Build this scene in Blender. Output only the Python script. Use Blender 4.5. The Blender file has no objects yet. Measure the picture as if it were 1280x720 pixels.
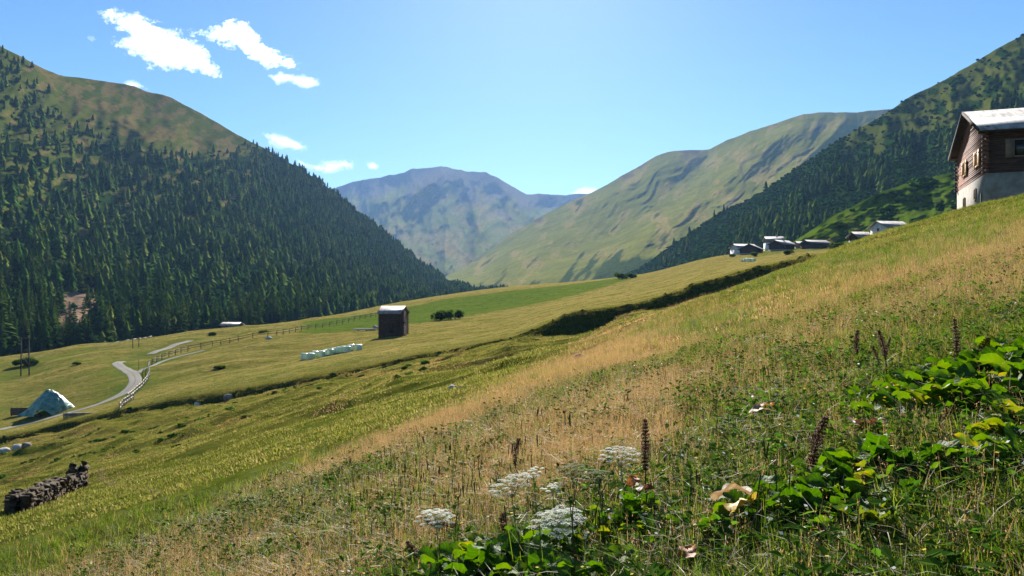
import bpy, bmesh, math, random
import numpy as np
from mathutils import Vector, Matrix, Euler
rng = np.random.default_rng(7)
random.seed(7)
scene = bpy.context.scene
COL = scene.collection
F = 985.0                      # focal length of the photo in its own pixels (1280 wide)
EYE = 1.6                      # eye height above the slope at the photographer's feet

# ------------------------------------------------------------------ helpers
def smooth01(x, a, b):
    t = np.clip((np.asarray(x, float) - a) / (b - a), 0, 1)
    return t * t * (3 - 2 * t)

def pchip(xk, yk, x):
    xk = np.asarray(xk, float); yk = np.asarray(yk, float); x = np.asarray(x, float)
    h = np.diff(xk); d = np.diff(yk) / h
    m = np.zeros_like(yk)
    for i in range(1, len(xk) - 1):
        if d[i-1] * d[i] > 0:
            w1 = 2 * h[i] + h[i-1]; w2 = h[i] + 2 * h[i-1]
            m[i] = (w1 + w2) / (w1 / d[i-1] + w2 / d[i])
    m[0] = d[0]; m[-1] = d[-1]
    xc = np.clip(x, xk[0], xk[-1])
    i = np.clip(np.searchsorted(xk, xc) - 1, 0, len(xk) - 2)
    t = (xc - xk[i]) / h[i]
    return ((2*t**3 - 3*t**2 + 1) * yk[i] + (t**3 - 2*t**2 + t) * h[i] * m[i]
            + (-2*t**3 + 3*t**2) * yk[i+1] + (t**3 - t**2) * h[i] * m[i+1])

def _hash(ix, iy, seed):
    h = (ix.astype(np.int64) * 374761393 + iy.astype(np.int64) * 668265263 + seed * 974634541) & 0xFFFFFFFF
    h = ((h ^ (h >> 13)) * 1274126177) & 0xFFFFFFFF
    h = ((h ^ (h >> 16)) * 2246822519) & 0xFFFFFFFF
    return (h ^ (h >> 15)) & 0xFFFFFFFF

def gnoise(x, y, seed=0):
    x = np.asarray(x, float); y = np.asarray(y, float)
    x0 = np.floor(x); y0 = np.floor(y); fx = x - x0; fy = y - y0
    ux = fx**3 * (fx * (fx * 6 - 15) + 10); uy = fy**3 * (fy * (fy * 6 - 15) + 10)
    def g(dx, dy):
        a = _hash(x0 + dx, y0 + dy, seed) * (2 * math.pi / 4294967296.0)
        return np.cos(a) * (fx - dx) + np.sin(a) * (fy - dy)
    n0 = g(0, 0) * (1 - ux) + g(1, 0) * ux
    n1 = g(0, 1) * (1 - ux) + g(1, 1) * ux
    return 1.5 * (n0 * (1 - uy) + n1 * uy)

def fbm(x, y, octv=4, seed=0, gain=.5):
    a = 1.0; s = 0; t = 0; f = 1.0
    for i in range(octv):
        s = s + a * gnoise(x * f, y * f, seed + i * 17); t += a; a *= gain; f *= 2.03
    return s / t

def ridged(x, y, octv=4, seed=0, gain=.5):
    a = 1.0; s = 0; t = 0; f = 1.0
    for i in range(octv):
        s = s + a * (1 - 2 * np.abs(gnoise(x * f, y * f, seed + i * 17))); t += a; a *= gain; f *= 2.07
    return s / t

def raw_mesh(name, V, faces, smooth=False):
    """faces: an (n,3) or (n,4) array, or a list of such arrays"""
    me = bpy.data.meshes.new(name)
    V = np.asarray(V, np.float32).reshape(-1, 3)
    if not isinstance(faces, (list, tuple)): faces = [faces]
    faces = [np.asarray(f, np.int32) for f in faces if len(f)]
    me.vertices.add(len(V)); me.vertices.foreach_set('co', V.ravel())
    loops = np.concatenate([f.ravel() for f in faces])
    sizes = np.concatenate([np.full(len(f), f.shape[1], np.int32) for f in faces])
    me.loops.add(len(loops)); me.loops.foreach_set('vertex_index', loops)
    me.polygons.add(len(sizes))
    starts = np.concatenate([[0], np.cumsum(sizes)[:-1]]).astype(np.int32)
    me.polygons.foreach_set('loop_start', starts)
    if smooth: me.polygons.foreach_set('use_smooth', np.ones(len(sizes), bool))
    me.update(calc_edges=True)
    return me

def obj_from(name, me, mat=None, parent=None):
    o = bpy.data.objects.new(name, me)
    if mat is not None:
        for m in (mat if isinstance(mat, (list, tuple)) else [mat]): me.materials.append(m)
    COL.objects.link(o)
    if parent is not None: o.parent = parent
    return o

def add_attr(me, name, arr):
    a = me.attributes.new(name, 'FLOAT_COLOR', 'POINT')
    arr = np.asarray(arr, np.float32)
    if arr.shape[1] == 3: arr = np.concatenate([arr, np.ones((len(arr), 1), np.float32)], 1)
    a.data.foreach_set('color', arr.ravel())

def grid_quads(nu, nv):
    i = np.arange((nu - 1) * (nv - 1)); a = i // (nv - 1); b = i % (nv - 1)
    p = a * nv + b
    return np.stack([p, p + nv, p + nv + 1, p + 1], 1)

def tag(o, label=None, cat=None, group=None, kind=None):
    if label: o['label'] = label
    if cat: o['category'] = cat
    if group: o['group'] = group
    if kind: o['kind'] = kind
    return o

def empty(name, loc, rz=0.0, scale=1.0, label=None, cat=None, group=None):
    o = bpy.data.objects.new(name, None); COL.objects.link(o)
    o.empty_display_size = .2
    o.location = loc; o.rotation_euler = (0, 0, rz); o.scale = (scale,) * 3
    return tag(o, label, cat, group)

class MB:
    """collects boxes, tubes and sheets; build() links them as ONE mesh object"""
    def __init__(s): s.V = []; s.Q = []; s.T = []; s.n = 0
    def add(s, V, quads=None, tris=None):
        V = np.asarray(V, float).reshape(-1, 3)
        if quads is not None and len(quads): s.Q.append(np.asarray(quads, int) + s.n)
        if tris is not None and len(tris): s.T.append(np.asarray(tris, int) + s.n)
        s.V.append(V); s.n += len(V); return s
    def box(s, c, size, R=None, jit=0.0):
        hx, hy, hz = [k / 2 for k in size]
        P = np.array([[x, y, z] for x in (-hx, hx) for y in (-hy, hy) for z in (-hz, hz)])
        if jit: P = P + rng.normal(0, jit, P.shape)
        if R is not None: P = P @ np.array(R).T
        P = P + np.array(c)
        return s.add(P, [[0,1,3,2],[4,6,7,5],[0,4,5,1],[2,3,7,6],[0,2,6,4],[1,5,7,3]])
    def bar(s, a, b, w, h=None):
        """rectangular bar from a to b"""
        a = np.array(a, float); b = np.array(b, float); h = h or w
        d = b - a; L = np.linalg.norm(d); d /= L
        up = np.array([0, 0, 1.0]) if abs(d[2]) < .95 else np.array([1.0, 0, 0])
        r = np.cross(d, up); r /= np.linalg.norm(r); u = np.cross(r, d)
        return s.box((a + b) / 2, (w, L, h), np.stack([r, d, u], 1))
    def tube(s, pts, radii, n=8, cap=True):
        pts = np.asarray(pts, float); m = len(pts)
        radii = np.broadcast_to(np.asarray(radii, float), (m,))
        V = []
        t = np.gradient(pts, axis=0); t /= np.linalg.norm(t, axis=1)[:, None] + 1e-12
        ref = np.array([1.0, 0, 0]) if abs(t[0][0]) < .9 else np.array([0, 1.0, 0])
        for i in range(m):
            u = np.cross(t[i], ref); u /= np.linalg.norm(u); v = np.cross(t[i], u)
            a = np.arange(n) * 2 * math.pi / n
            V.append(pts[i] + radii[i] * (np.cos(a)[:, None] * u + np.sin(a)[:, None] * v))
        V = np.concatenate(V); Q = []
        for i in range(m - 1):
            for k in range(n):
                Q.append([i*n+k, i*n+(k+1) % n, (i+1)*n+(k+1) % n, (i+1)*n+k])
        T = []
        if cap:
            V = np.concatenate([V, [pts[0]], [pts[-1]]])
            for k in range(n):
                T.append([m*n, (k+1) % n, k]); T.append([m*n+1, (m-1)*n+k, (m-1)*n+(k+1) % n])
        return s.add(V, Q, T)
    def poly(s, pts, thick):
        """flat outline (list of 3D points, planar), extruded by vector thick"""
        pts = np.asarray(pts, float); n = len(pts); thick = np.asarray(thick, float)
        V = np.concatenate([pts, pts + thick, [pts.mean(0)], [pts.mean(0) + thick]])
        T = []; Q = []
        for i in range(n):
            j = (i + 1) % n
            T.append([2*n, j, i]); T.append([2*n+1, n+i, n+j]); Q.append([i, j, n+j, n+i])
        return s.add(V, Q, T)
    def build(s, name, mat, parent=None, smooth=False):
        V = np.concatenate(s.V)
        f = []
        if s.Q: f.append(np.concatenate(s.Q))
        if s.T: f.append(np.concatenate(s.T))
        return obj_from(name, raw_mesh(name, V, f, smooth), mat, parent)

def copy_tree(o, parent=None):
    c = o.copy(); COL.objects.link(c)
    if parent is not None: c.parent = parent
    for ch in list(o.children): copy_tree(ch, c)
    return c

# ------------------------------------------------------------------ materials
def nt(name):
    m = bpy.data.materials.new(name); m.use_nodes = True
    t = m.node_tree; t.nodes.clear()
    out = t.nodes.new('ShaderNodeOutputMaterial')
    return m, t, out
def N(t, typ, **kw):
    n = t.nodes.new(typ)
    for k, v in kw.items():
        if k.startswith('i_'):
            key = k[2:]
            key = int(key) if key.isdigit() else key.replace('_', ' ')
            n.inputs[key].default_value = v
        else: setattr(n, k, v)
    return n
def L(t, a, b): t.links.new(a, b)
def noise(t, scale, detail=4, rough=.55, vec=None, dist=0.0):
    n = N(t, 'ShaderNodeTexNoise'); n.inputs['Scale'].default_value = scale
    n.inputs['Detail'].default_value = detail; n.inputs['Roughness'].default_value = rough
    n.inputs['Distortion'].default_value = dist
    if vec is not None: L(t, vec, n.inputs['Vector'])
    return n
def ramp(t, fac, stops, interp='LINEAR'):
    r = N(t, 'ShaderNodeValToRGB'); L(t, fac, r.inputs[0]); cr = r.color_ramp; cr.interpolation = interp
    while len(cr.elements) < len(stops): cr.elements.new(0.5)
    for e, (p, c) in zip(cr.elements, stops):
        e.position = p; e.color = (*c, 1) if len(c) == 3 else c
    return r
def mix(t, fac, a, b, mode='MIX'):
    m = N(t, 'ShaderNodeMix', data_type='RGBA', blend_type=mode)
    def put(v, s):
        if hasattr(v, 'is_output'): L(t, v, s)
        else: s.default_value = v if not isinstance(v, tuple) or len(v) == 4 else (*v, 1)
    if hasattr(fac, 'is_output'): L(t, fac, m.inputs[0])
    else: m.inputs[0].default_value = fac
    put(a, m.inputs[6]); put(b, m.inputs[7])
    return m.outputs[2]
def coords(t, kind='Object', scale=(1,1,1), rot=(0,0,0)):
    c = N(t, 'ShaderNodeTexCoord'); m = N(t, 'ShaderNodeMapping')
    m.inputs['Scale'].default_value = scale; m.inputs['Rotation'].default_value = rot
    L(t, c.outputs[kind], m.inputs[0]); return m.outputs[0]
def bump(t, h, strength=.5, dist=.02):
    b = N(t, 'ShaderNodeBump'); b.inputs['Strength'].default_value = strength; b.inputs['Distance'].default_value = dist
    L(t, h, b.inputs['Height']); return b.outputs[0]
def bsdf(t, out, col, rough=.7, normal=None, spec=.3, metal=0.0):
    p = N(t, 'ShaderNodeBsdfPrincipled')
    if hasattr(col, 'is_output'): L(t, col, p.inputs['Base Color'])
    else: p.inputs['Base Color'].default_value = (*col, 1)
    if hasattr(rough, 'is_output'): L(t, rough, p.inputs['Roughness'])
    else: p.inputs['Roughness'].default_value = rough
    p.inputs['Specular IOR Level'].default_value = spec
    p.inputs['Metallic'].default_value = metal
    if normal is not None: L(t, normal, p.inputs['Normal'])
    if out is not None: L(t, p.outputs[0], out.inputs[0])
    return p
def two_tone(name, a, b, scale=3.0, rough=.75, stretch=(1,1,1), bstr=.3, bdist=.02, spec=.25, detail=6, lo=.35, hi=.65, metal=0.0):
    m, t, o = nt(name)
    v = coords(t, 'Object', stretch)
    n = noise(t, scale, detail, .6, v)
    c = ramp(t, n.outputs[0], [(lo, a), (hi, b)])
    bsdf(t, o, c.outputs[0], rough, bump(t, n.outputs[0], bstr, bdist), spec, metal)
    return m
def leafy(name, cols, trans=.45, rough=.5, spec=.3, nscale=0.0, randomness=True):
    """thin leaf: reflecting and letting sun through; colour varies from plant to plant"""
    m, t, o = nt(name)
    inf = N(t, 'ShaderNodeObjectInfo')
    if nscale:
        n = noise(t, nscale, 3, .6, coords(t, 'Object'))
        f = N(t, 'ShaderNodeMath', operation='ADD'); L(t, inf.outputs['Random'], f.inputs[0]); L(t, n.outputs[0], f.inputs[1])
        f2 = N(t, 'ShaderNodeMath', operation='MULTIPLY_ADD'); L(t, f.outputs[0], f2.inputs[0]); f2.inputs[1].default_value = .62; f2.inputs[2].default_value = -.12
        fac = f2.outputs[0]
    else: fac = inf.outputs['Random']
    k = len(cols)
    c = ramp(t, fac, [(i / max(1, k - 1), cc) for i, cc in enumerate(cols)])
    p = bsdf(t, None, c.outputs[0], rough, None, spec)
    tr = N(t, 'ShaderNodeBsdfTranslucent')
    hs = N(t, 'ShaderNodeHueSaturation'); hs.inputs['Saturation'].default_value = 1.15; hs.inputs['Value'].default_value = 1.25
    L(t, c.outputs[0], hs.inputs['Color']); L(t, hs.outputs[0], tr.inputs[0])
    mx = N(t, 'ShaderNodeMixShader'); mx.inputs[0].default_value = trans
    L(t, p.outputs[0], mx.inputs[1]); L(t, tr.outputs[0], mx.inputs[2]); L(t, mx.outputs[0], o.inputs[0])
    return m

# ------------------------------------------------------------------ camera, sun, sky
cam = bpy.data.cameras.new('camera'); camo = bpy.data.objects.new('camera', cam); COL.objects.link(camo)
camo.location = (0, 0, EYE); camo.rotation_euler = (math.radians(90), 0, 0)
cam.sensor_width = 36; cam.lens = 36 * F / 1280; cam.clip_start = .05; cam.clip_end = 60000
scene.camera = camo
SUN_EL = math.radians(28); SUN_AZ = math.radians(2)
SD = Vector((math.sin(SUN_AZ) * math.cos(SUN_EL), math.cos(SUN_AZ) * math.cos(SUN_EL), math.sin(SUN_EL)))
sl = bpy.data.lights.new('sun', 'SUN'); so = bpy.data.objects.new('sun', sl); COL.objects.link(so)
sl.energy = 5.0; sl.angle = math.radians(.53); sl.color = (1, .95, .87)
so.rotation_euler = (-SD).to_track_quat('-Z', 'Y').to_euler(); so.location = SD * 100
w = bpy.data.worlds.new('World'); scene.world = w; w.use_nodes = True
t = w.node_tree; t.nodes.clear()
wo = t.nodes.new('ShaderNodeOutputWorld'); bg = t.nodes.new('ShaderNodeBackground')
sky = t.nodes.new('ShaderNodeTexSky'); sky.sky_type = 'NISHITA'; sky.sun_disc = False
sky.sun_elevation = SUN_EL; sky.sun_rotation = SUN_AZ
sky.altitude = 1800; sky.air_density = 1.0; sky.dust_density = .6; sky.ozone_density = 3.0
bg.inputs[1].default_value = .05
hs = t.nodes.new('ShaderNodeHueSaturation'); hs.inputs['Saturation'].default_value = 1.15; L(t, sky.outputs[0], hs.inputs['Color'])
L(t, mix(t, 1.0, hs.outputs[0], (.86, 1.0, 1.03), 'MULTIPLY'), bg.inputs[0]); L(t, bg.outputs[0], wo.inputs[0])
vs = scene.view_settings; vs.view_transform = "Standard"; vs.look = "None"; vs.exposure = 1.45; vs.gamma = 1.0
cy = scene.cycles
cy.use_denoising = True
cy.max_bounces = 6; cy.diffuse_bounces = 3; cy.glossy_bounces = 2; cy.transmission_bounces = 3; cy.transparent_max_bounces = 8; cy.volume_bounces = 4
cy.use_adaptive_sampling = True; cy.adaptive_threshold = .01

# ------------------------------------------------------------------ the near ground (meadows, bank, upper field)
PA, PB = .3, -.045
def plane_py(px, d):
    return 360 - F * (-EYE / d + PA * (px - 640) / F + PB)
# per photo column: (distance, image row) of the same features: slope, slope, slope, slope, terrace, trough, trough, bank top, field x3, meadow rim, drop, far
ROWS = {
 -700: [(40,858),(60,790),(85,700),(105,640),(108,636),(114,625),(130,610),(165,560),(200,520),(235,490),(300,480),(450,445)],
 -300: [(40,717),(60,665),(85,607),(104,572),(107,570),(113,558),(130,545),(160,502),(200,468),(235,452),(300,455),(450,447)],
 0:    [(40,636),(65,623),(85,592),(102,565),(106,562),(110,549),(121,536),(150,503),(176,475),(237,445),(300,451),(450,447)],
 100:  [(40,611),(63,595),(85,568),(103,541),(107,538),(111,525),(127,512),(156,478),(188,455),(240,434),(300,438),(450,437)],
 200:  [(40,586),(60,568),(85,543),(105,523),(109,520),(113,503),(130,486),(165,457),(205,437),(252,421),(310,427),(450,426)],
 300:  [(40,556),(60,538),(85,517),(103,506),(107,503),(111,488),(138,464),(172,440),(210,423),(270,408),(320,412),(450,414)],
 400:  [(40,525),(60,508),(85,494),(101,487),(104,485),(108,471),(150,444),(182,425),(222,410),(290,397),(335,402),(450,404)],
 500:  [(40,495),(60,480),(85,470),(104,464),(107,462),(112,449),(140,432),(175,418),(240,398),(340,378),(400,382),(600,384)],
 640:  [(40,459),(60,449),(85,442),(106,436),(109,434),(115,422),(140,411),(180,400),(260,384),(420,358),(480,364),(800,366)],
 720:  [(30,446),(60,438),(85,432),(108,424),(112,422),(123,393),(150,386),(200,378),(290,367),(430,352),(500,357),(800,358)],
 800:  [(34,412),(60,408),(88,404),(108,398),(115,396),(126,379),(155,371),(210,363),(310,353),(430,343),(520,347),(800,350)],
 900:  [(45,370),(68,377),(90,374),(112,367),(117,365),(130,348),(165,342),(230,336),(320,326),(385,320),(460,328),(800,335)],
 980:  [(53,338.5),(75,343),(95,342),(113,338),(118,337),(131,328),(170,325),(230,320),(310,316),(370,312),(450,316),(800,320)],
 1100: [(62,294.5),(82,301),(110,305),(125,307),(135,308),(150,308.5),(200,309),(260,309),(320,308),(360,307),(440,308),(800,310)],
 1180: [(60,271.5),(78,276),(100,280),(125,284),(135,285),(150,286),(200,287),(260,287),(320,286),(360,285),(440,286),(800,290)],
 1280: [(56,248.5),(75,250),(100,252),(125,255),(135,255),(150,255),(200,256),(260,252),(320,250),(360,248),(440,250),(800,255)],
 1500: [(56,172),(75,175),(100,185),(125,190),(135,190),(150,190),(200,195),(260,195),(320,195),(360,195),(440,200),(800,210)],
 1900: [(56,40),(75,46),(100,60),(125,70),(135,70),(150,70),(200,80),(260,85),(320,90),(360,90),(440,100),(800,120)],
}
for k_, r_ in ROWS.items():                        # the bank is as steep as its height: about 45 degrees
    (d4, y4), (d5, y5) = r_[4], r_[5]
    if y4 - y5 > 2 and k_ < 1050:
        dn = d4 + .8
        for _ in range(6): dn = d4 + max(.7, (1.2 if k_ > 600 else .95) * (dn * (360 - y5) - d4 * (360 - y4)) / F)
        r_[5] = (min(d5, dn), y5)
PXS = np.array(sorted(ROWS), float)
RD = np.array([[math.log(r[0]) for r in ROWS[k]] for k in sorted(ROWS)])
RP = np.array([[r[1] for r in ROWS[k]] for k in sorted(ROWS)], float)
GU = np.linspace(-1.3, 1.25, 680); GL = np.linspace(math.log(.45), math.log(800), 860)
GD = np.exp(GL)
def feature_rows(px):
    return (np.array([pchip(PXS, RD[:, k], px) for k in range(12)]), np.array([pchip(PXS, RP[:, k], px) for k in range(12)]))
_px = GU * F + 640
FD, FP = feature_rows(_px)                       # (12, nu)
GZ = np.zeros((len(GU), len(GL))); GV = np.zeros_like(GZ)   # height, feature coordinate
for i, u in enumerate(GU):
    ld = np.concatenate([[math.log(10), math.log(19)], FD[:, i]])
    pp = np.concatenate([[plane_py(_px[i], 10), plane_py(_px[i], 19)], FP[:, i]])
    py = pchip(ld, pp, GL)
    near = GD < 10
    py[near] = plane_py(_px[i], GD[near])
    b = (GD >= 10) & (GD < 19)
    k = smooth01(GD[b], 10, 19); py[b] = plane_py(_px[i], GD[b]) * (1 - k) + py[b] * k
    GZ[i] = EYE + GD * (360 - py) / F
    GV[i] = np.interp(GL, FD[:, i], np.arange(12.0), left=-1)
GX = GU[:, None] * GD[None, :]; GY = np.broadcast_to(GD[None, :], GX.shape)
# unevenness of the real ground: hummocks, cattle steps along the slope, small lumps
A1 = smooth01(GY, 18, 45) * (1 - .75 * smooth01(GV, 4.95, 5.2)) * (1 - .6 * smooth01(GY, 240, 400))
terr = smooth01(GV, -.6, .8) * (1 - smooth01(GV, 3.2, 4.0)) * (1 - smooth01(GU[:, None] * np.ones_like(GY), .12, .24))
bankm = smooth01(GV, 3.7, 4.15) * (1 - smooth01(GV, 4.9, 5.12))
wob = fbm(GX / 14, GY / 14, 3, 5)
raw = GZ.copy()
GZ += A1 * (.55 * fbm(GX / 15, GY / 15, 3, 1) + .16 * fbm(GX / 4.2, GY / 4.2, 3, 2))
steps = np.sin(2 * math.pi * (raw / 1.25 + 1.6 * wob))
GZ += terr * (.08 * steps + .10 * ridged(GX / 5 + wob, GY / 5, 3, 9))
fold = ridged(GX / 26 + .8 * wob, (GY - .18 * GX) / (5 + GY / 14) + .7 * wob, 3, 19, .45)
GZ += smooth01(GV, -.8, .4) * (1 - smooth01(GV, 3.4, 4.0)) * (1 - smooth01(GU[:, None] * np.ones_like(GY), .10, .28)) * (.22 + .011 * GY) * fold
GZ += bankm * (.5 * fbm(GX / 5, GY / 5, 4, 12) + .75 * ridged((GX + .5 * GY) / 3.6, GY / 9, 3, 21) * smooth01(GU[:, None] * np.ones_like(GY), -.1, .1))
GZ += .05 * fbm(GX / 1.1, GY / 1.1, 3, 3) * (1 - smooth01(GY, 30, 60)) + .12 * fbm(GX / 3.5, GY / 3.5, 2, 33) * smooth01(GY, 4, 10) * (1 - smooth01(GY, 30, 60))
fieldm = smooth01(GV, 4.95, 5.15)
GZ += fieldm * (1 - smooth01(GU[:, None] * np.ones_like(GY), -.35, -.2)) * 1.3 * fbm(GX / 24, GY / 24, 2, 41) * smooth01(GY, 125, 150)
# the trough in front of the bank carries a small brook towards the left
GPY = 360 - F * (GZ - EYE) / GY
GPX = GU[:, None] * F + 640 + 0 * GY

def gidx(x, y):
    u = np.asarray(x, float) / np.maximum(y, .46); l = np.log(np.maximum(y, .46))
    a = np.clip((u - GU[0]) / (GU[1] - GU[0]), 0, len(GU) - 1.001); b = np.clip((l - GL[0]) / (GL[1] - GL[0]), 0, len(GL) - 1.001)
    return a, b
def gsample(A, x, y):
    a, b = gidx(x, y); i = a.astype(int); j = b.astype(int); fa = a - i; fb = b - j
    return A[i, j] * (1-fa) * (1-fb) + A[i+1, j] * fa * (1-fb) + A[i, j+1] * (1-fa) * fb + A[i+1, j+1] * fa * fb
def gz(x, y): return float(gsample(GZ, np.array([x]), np.array([y]))[0])
def gzs(x, y): return gsample(GZ, np.asarray(x, float), np.asarray(y, float))
def at(px, py, d):
    return Vector(((px - 640) / F * d, d, EYE + (360 - py) / F * d))
def hit(px, py, dmin=2.5):
    """ground point seen at a photo pixel"""
    i = int(np.clip(round(((px - 640) / F - GU[0]) / (GU[1] - GU[0])), 0, len(GU) - 1))
    col = GPY[i]; j0 = np.searchsorted(GD, dmin)
    ok = np.nonzero((col[j0:-1] >= py) & (col[j0+1:] < py))[0]
    if len(ok): 
        j = j0 + ok[0]; f = (col[j] - py) / max(1e-6, col[j] - col[j+1]); d = GD[j] + f * (GD[j+1] - GD[j])
    else: d = GD[j0 + np.argmin(np.abs(col[j0:] - py))]
    x = (px - 640) / F * d
    return Vector((x, d, gz(x, d)))
def onground(px, d):
    x = (px - 640) / F * d
    return Vector((x, d, gz(x, d)))

# ground cover: R dry brown grass, G fresh green, B mown field, A bare soil
cx = GPX; cyy = 360 - F * (raw - EYE) / GY
crest = np.interp(cx, [-300,0,130,400,560,700,860,980,1100,1280,1500], [820,765,720,600,520,455,385,335,290,245,170])
c = cyy - crest
n1 = fbm(GX / 5, GY / 5, 4, 51); n2 = fbm(GX / 22, GY / 22, 3, 52); n3 = fbm(GX / 1.6, GY / 1.6, 3, 53)
nearm = 1 - smooth01(GY, 55, 75)
strk = fbm((GX * .95 + GY * .3) / 22, (GY * .95 - GX * .3) / 4.5, 4, 54)     # streaks that run along the slope
cstart = 30 * smooth01(cx, 820, 940)
brown = np.clip(smooth01(c, -28 + 1.1 * cstart - 22 * (1 - smooth01(cx, 450, 700)), 18 + 1.3 * cstart) * (1 - .93 * smooth01(c, 60 + 70 * (cx < 850), 190 + 40 * (cx < 850))) * (.60 + 1.2 * n1 + .8 * strk), 0, 1) * nearm
brown = np.maximum(brown, .42 * terr * np.clip(.45 + 1.2 * strk + .8 * n2, 0, 1))
def blob(px, py, rx, ry): return np.exp(-(((cx - px) / rx) ** 2 + ((cyy - py) / ry) ** 2))
green = np.clip(1.15 * blob(895, 412, 75, 18) + .8 * blob(1060, 325, 120, 16) + .7 * blob(1190, 295, 70, 18) + .7 * blob(560, 560, 35, 12) + .55 * blob(320, 650, 90, 22) + .5 * blob(960, 350, 60, 14), 0, 1) * nearm * np.clip(.7 + 1.2 * n1, 0, 1)
brown = brown * (1 - .9 * green)
mown = fieldm * (1 - smooth01(GY, 430, 520))
leftg = 1 - smooth01(cx, 190, 330)
strip_lo = np.interp(cx, [330,480,560,650,720,780,800], [424,409,399,384,369,351,345])
strip_hi = np.interp(cx, [330,480,560,650,720,780,800], [409,391,374,363,355.5,347,344])
strip = smooth01(cyy, strip_hi - 2, strip_hi + 1.0) * (1 - smooth01(cyy, strip_lo - 2, strip_lo + 2)) * smooth01(cx, 345, 420) * (1 - smooth01(cx, 780, 800)) * fieldm
green = np.maximum(green, strip)
green = np.maximum(green, fieldm * leftg * np.clip(.30 + .8 * n2 + .3 * n1, 0, .75))
hamlet = smooth01(cx, 900, 960) * fieldm * smooth01(GY, 260, 320)
green = np.maximum(green, .7 * hamlet)
GZ += fieldm * smooth01(GY, 118, 135) * (1 - smooth01(GY, 300, 420)) * (.30 * fbm(GX / 11, GY / 7, 3, 43) + .05 * ridged(GX / 3, GY / 2.4, 2, 44)) * smooth01(cx, 180, 330)
green = np.maximum(green, .40 * mown * smooth01(n2 + .4 * n1, .05, .4))
mown = mown * (1 - strip)
soil = np.clip(1.4 * fbm(GX / 9, GY / 9, 4, 61) - .25, 0, 1) * fieldm * .5 * (1 - strip)
soil = np.maximum(soil, .9 * np.exp(-((cx - 135) / 40) ** 2 - ((cyy - 690 + (cx - 135) * .35) / 4.5) ** 2))
soil = np.maximum(soil, .7 * np.exp(-((cyy - (598 + 12 * np.sin((cx - 110) / 40) * .4 + (cx - 110) * .12)) / 2.2) ** 2) * smooth01(cx, 95, 120) * (1 - smooth01(cx, 200, 225)))
COVER = np.stack([brown, green, mown, soil], -1)
DARK = np.clip(bankm * 1.1, 0, 1)

mg, t, o = nt('meadow')
at1 = N(t, 'ShaderNodeAttribute', attribute_name='cover'); at2 = N(t, 'ShaderNodeAttribute', attribute_name='scrub')
sep = N(t, 'ShaderNodeSeparateColor'); L(t, at1.outputs['Color'], sep.inputs[0])
v = coords(t, 'Object')
na = noise(t, .55, 6, .65, v); nb = noise(t, 6, 5, .7, v); nc = noise(t, .09, 4, .6, v)
vst = coords(t, 'Object', (.22, 1.0, 1.0), (0, 0, .3)); nd = noise(t, .8, 6, .7, vst)
base = ramp(t, na.outputs[0], [(.30, (.026, .042, .005)), (.47, (.066, .083, .010)), (.62, (.112, .115, .017)), (.75, (.160, .135, .030))])
dry = ramp(t, nd.outputs[0], [(.28, (.125, .082, .022)), (.5, (.225, .150, .048)), (.72, (.300, .215, .080))])
fresh = ramp(t, na.outputs[0], [(.3, (.042, .084, .013)), (.7, (.088, .145, .024))])
mow = ramp(t, nd.outputs[0], [(.27, (.050, .072, .010)), (.44, (.105, .108, .020)), (.58, (.165, .142, .036)), (.72, (.205, .150, .052)), (.85, (.160, .098, .046))])
c1 = mix(t, sep.outputs[2], base.outputs[0], mow.outputs[0])
c1 = mix(t, sep.outputs[0], c1, dry.outputs[0])
c1 = mix(t, sep.outputs[1], c1, fresh.outputs[0])
soilc = ramp(t, nb.outputs[0], [(.3, (.11, .07, .04)), (.7, (.23, .16, .10))])
c1 = mix(t, at1.outputs['Alpha'], c1, soilc.outputs[0])
sc = N(t, 'ShaderNodeSeparateColor'); L(t, at2.outputs['Color'], sc.inputs[0])
scr = ramp(t, nb.outputs[0], [(.3, (.022, .034, .006)), (.7, (.060, .072, .012))])
c1 = mix(t, sc.outputs[0], c1, scr.outputs[0])
gr = ramp(t, nb.outputs[0], [(.3, (.62, .62, .62)), (.7, (1.25, 1.25, 1.25))])
c1 = mix(t, .8, c1, gr.outputs[0], 'MULTIPLY')
bsdf(t, o, c1, 1.0, bump(t, nb.outputs[0], .8, .12), 0.0)

# the same grid closed behind the photographer so that the ground is one sheet
nu, nl = GZ.shape
V = np.stack([GX, GY, GZ], -1).reshape(-1, 3)
Q = grid_quads(nu, nl)
backs = []
ring = np.concatenate([np.arange(nl)[::-1], np.arange(1, nu) * nl, (nu - 1) * nl + np.arange(1, nl)])   # left edge far->near, near edge, right edge near->far
R0 = V[ring]
bx = []
for s, yy in ((1, -2.0), (2, -30.0), (3, -200.0)):
    P = R0.copy(); P[:, 1] = np.minimum(R0[:, 1] * (1 - s / 2.2), 0) + yy * 1.0
    P[:, 0] = R0[:, 0] * (1 + .05 * s)
    zz = PA * np.clip(P[:, 0], -70, 60) + PB * np.clip(P[:, 1], -200, 60)
    P[:, 2] = zz * 1.0
    bx.append(P)
n0 = len(V); m = len(ring); V2 = np.concatenate([V] + bx)
ids = [ring] + [n0 + k * m + np.arange(m) for k in range(3)]
Qb = np.concatenate([np.stack([ids[k][:-1], ids[k][1:], ids[k+1][1:], ids[k+1][:-1]], 1) for k in range(3)])
me = raw_mesh('ground', V2, [np.concatenate([Q, Qb])], True)
cov = np.concatenate([COVER.reshape(-1, 4), np.tile([[.4, .3, 0, 0]], (3 * m, 1))])
add_attr(me, 'cover', cov)
dk = np.concatenate([DARK.ravel(), np.zeros(3 * m)]); add_attr(me, 'scrub', np.stack([dk, dk, dk], 1))
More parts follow.
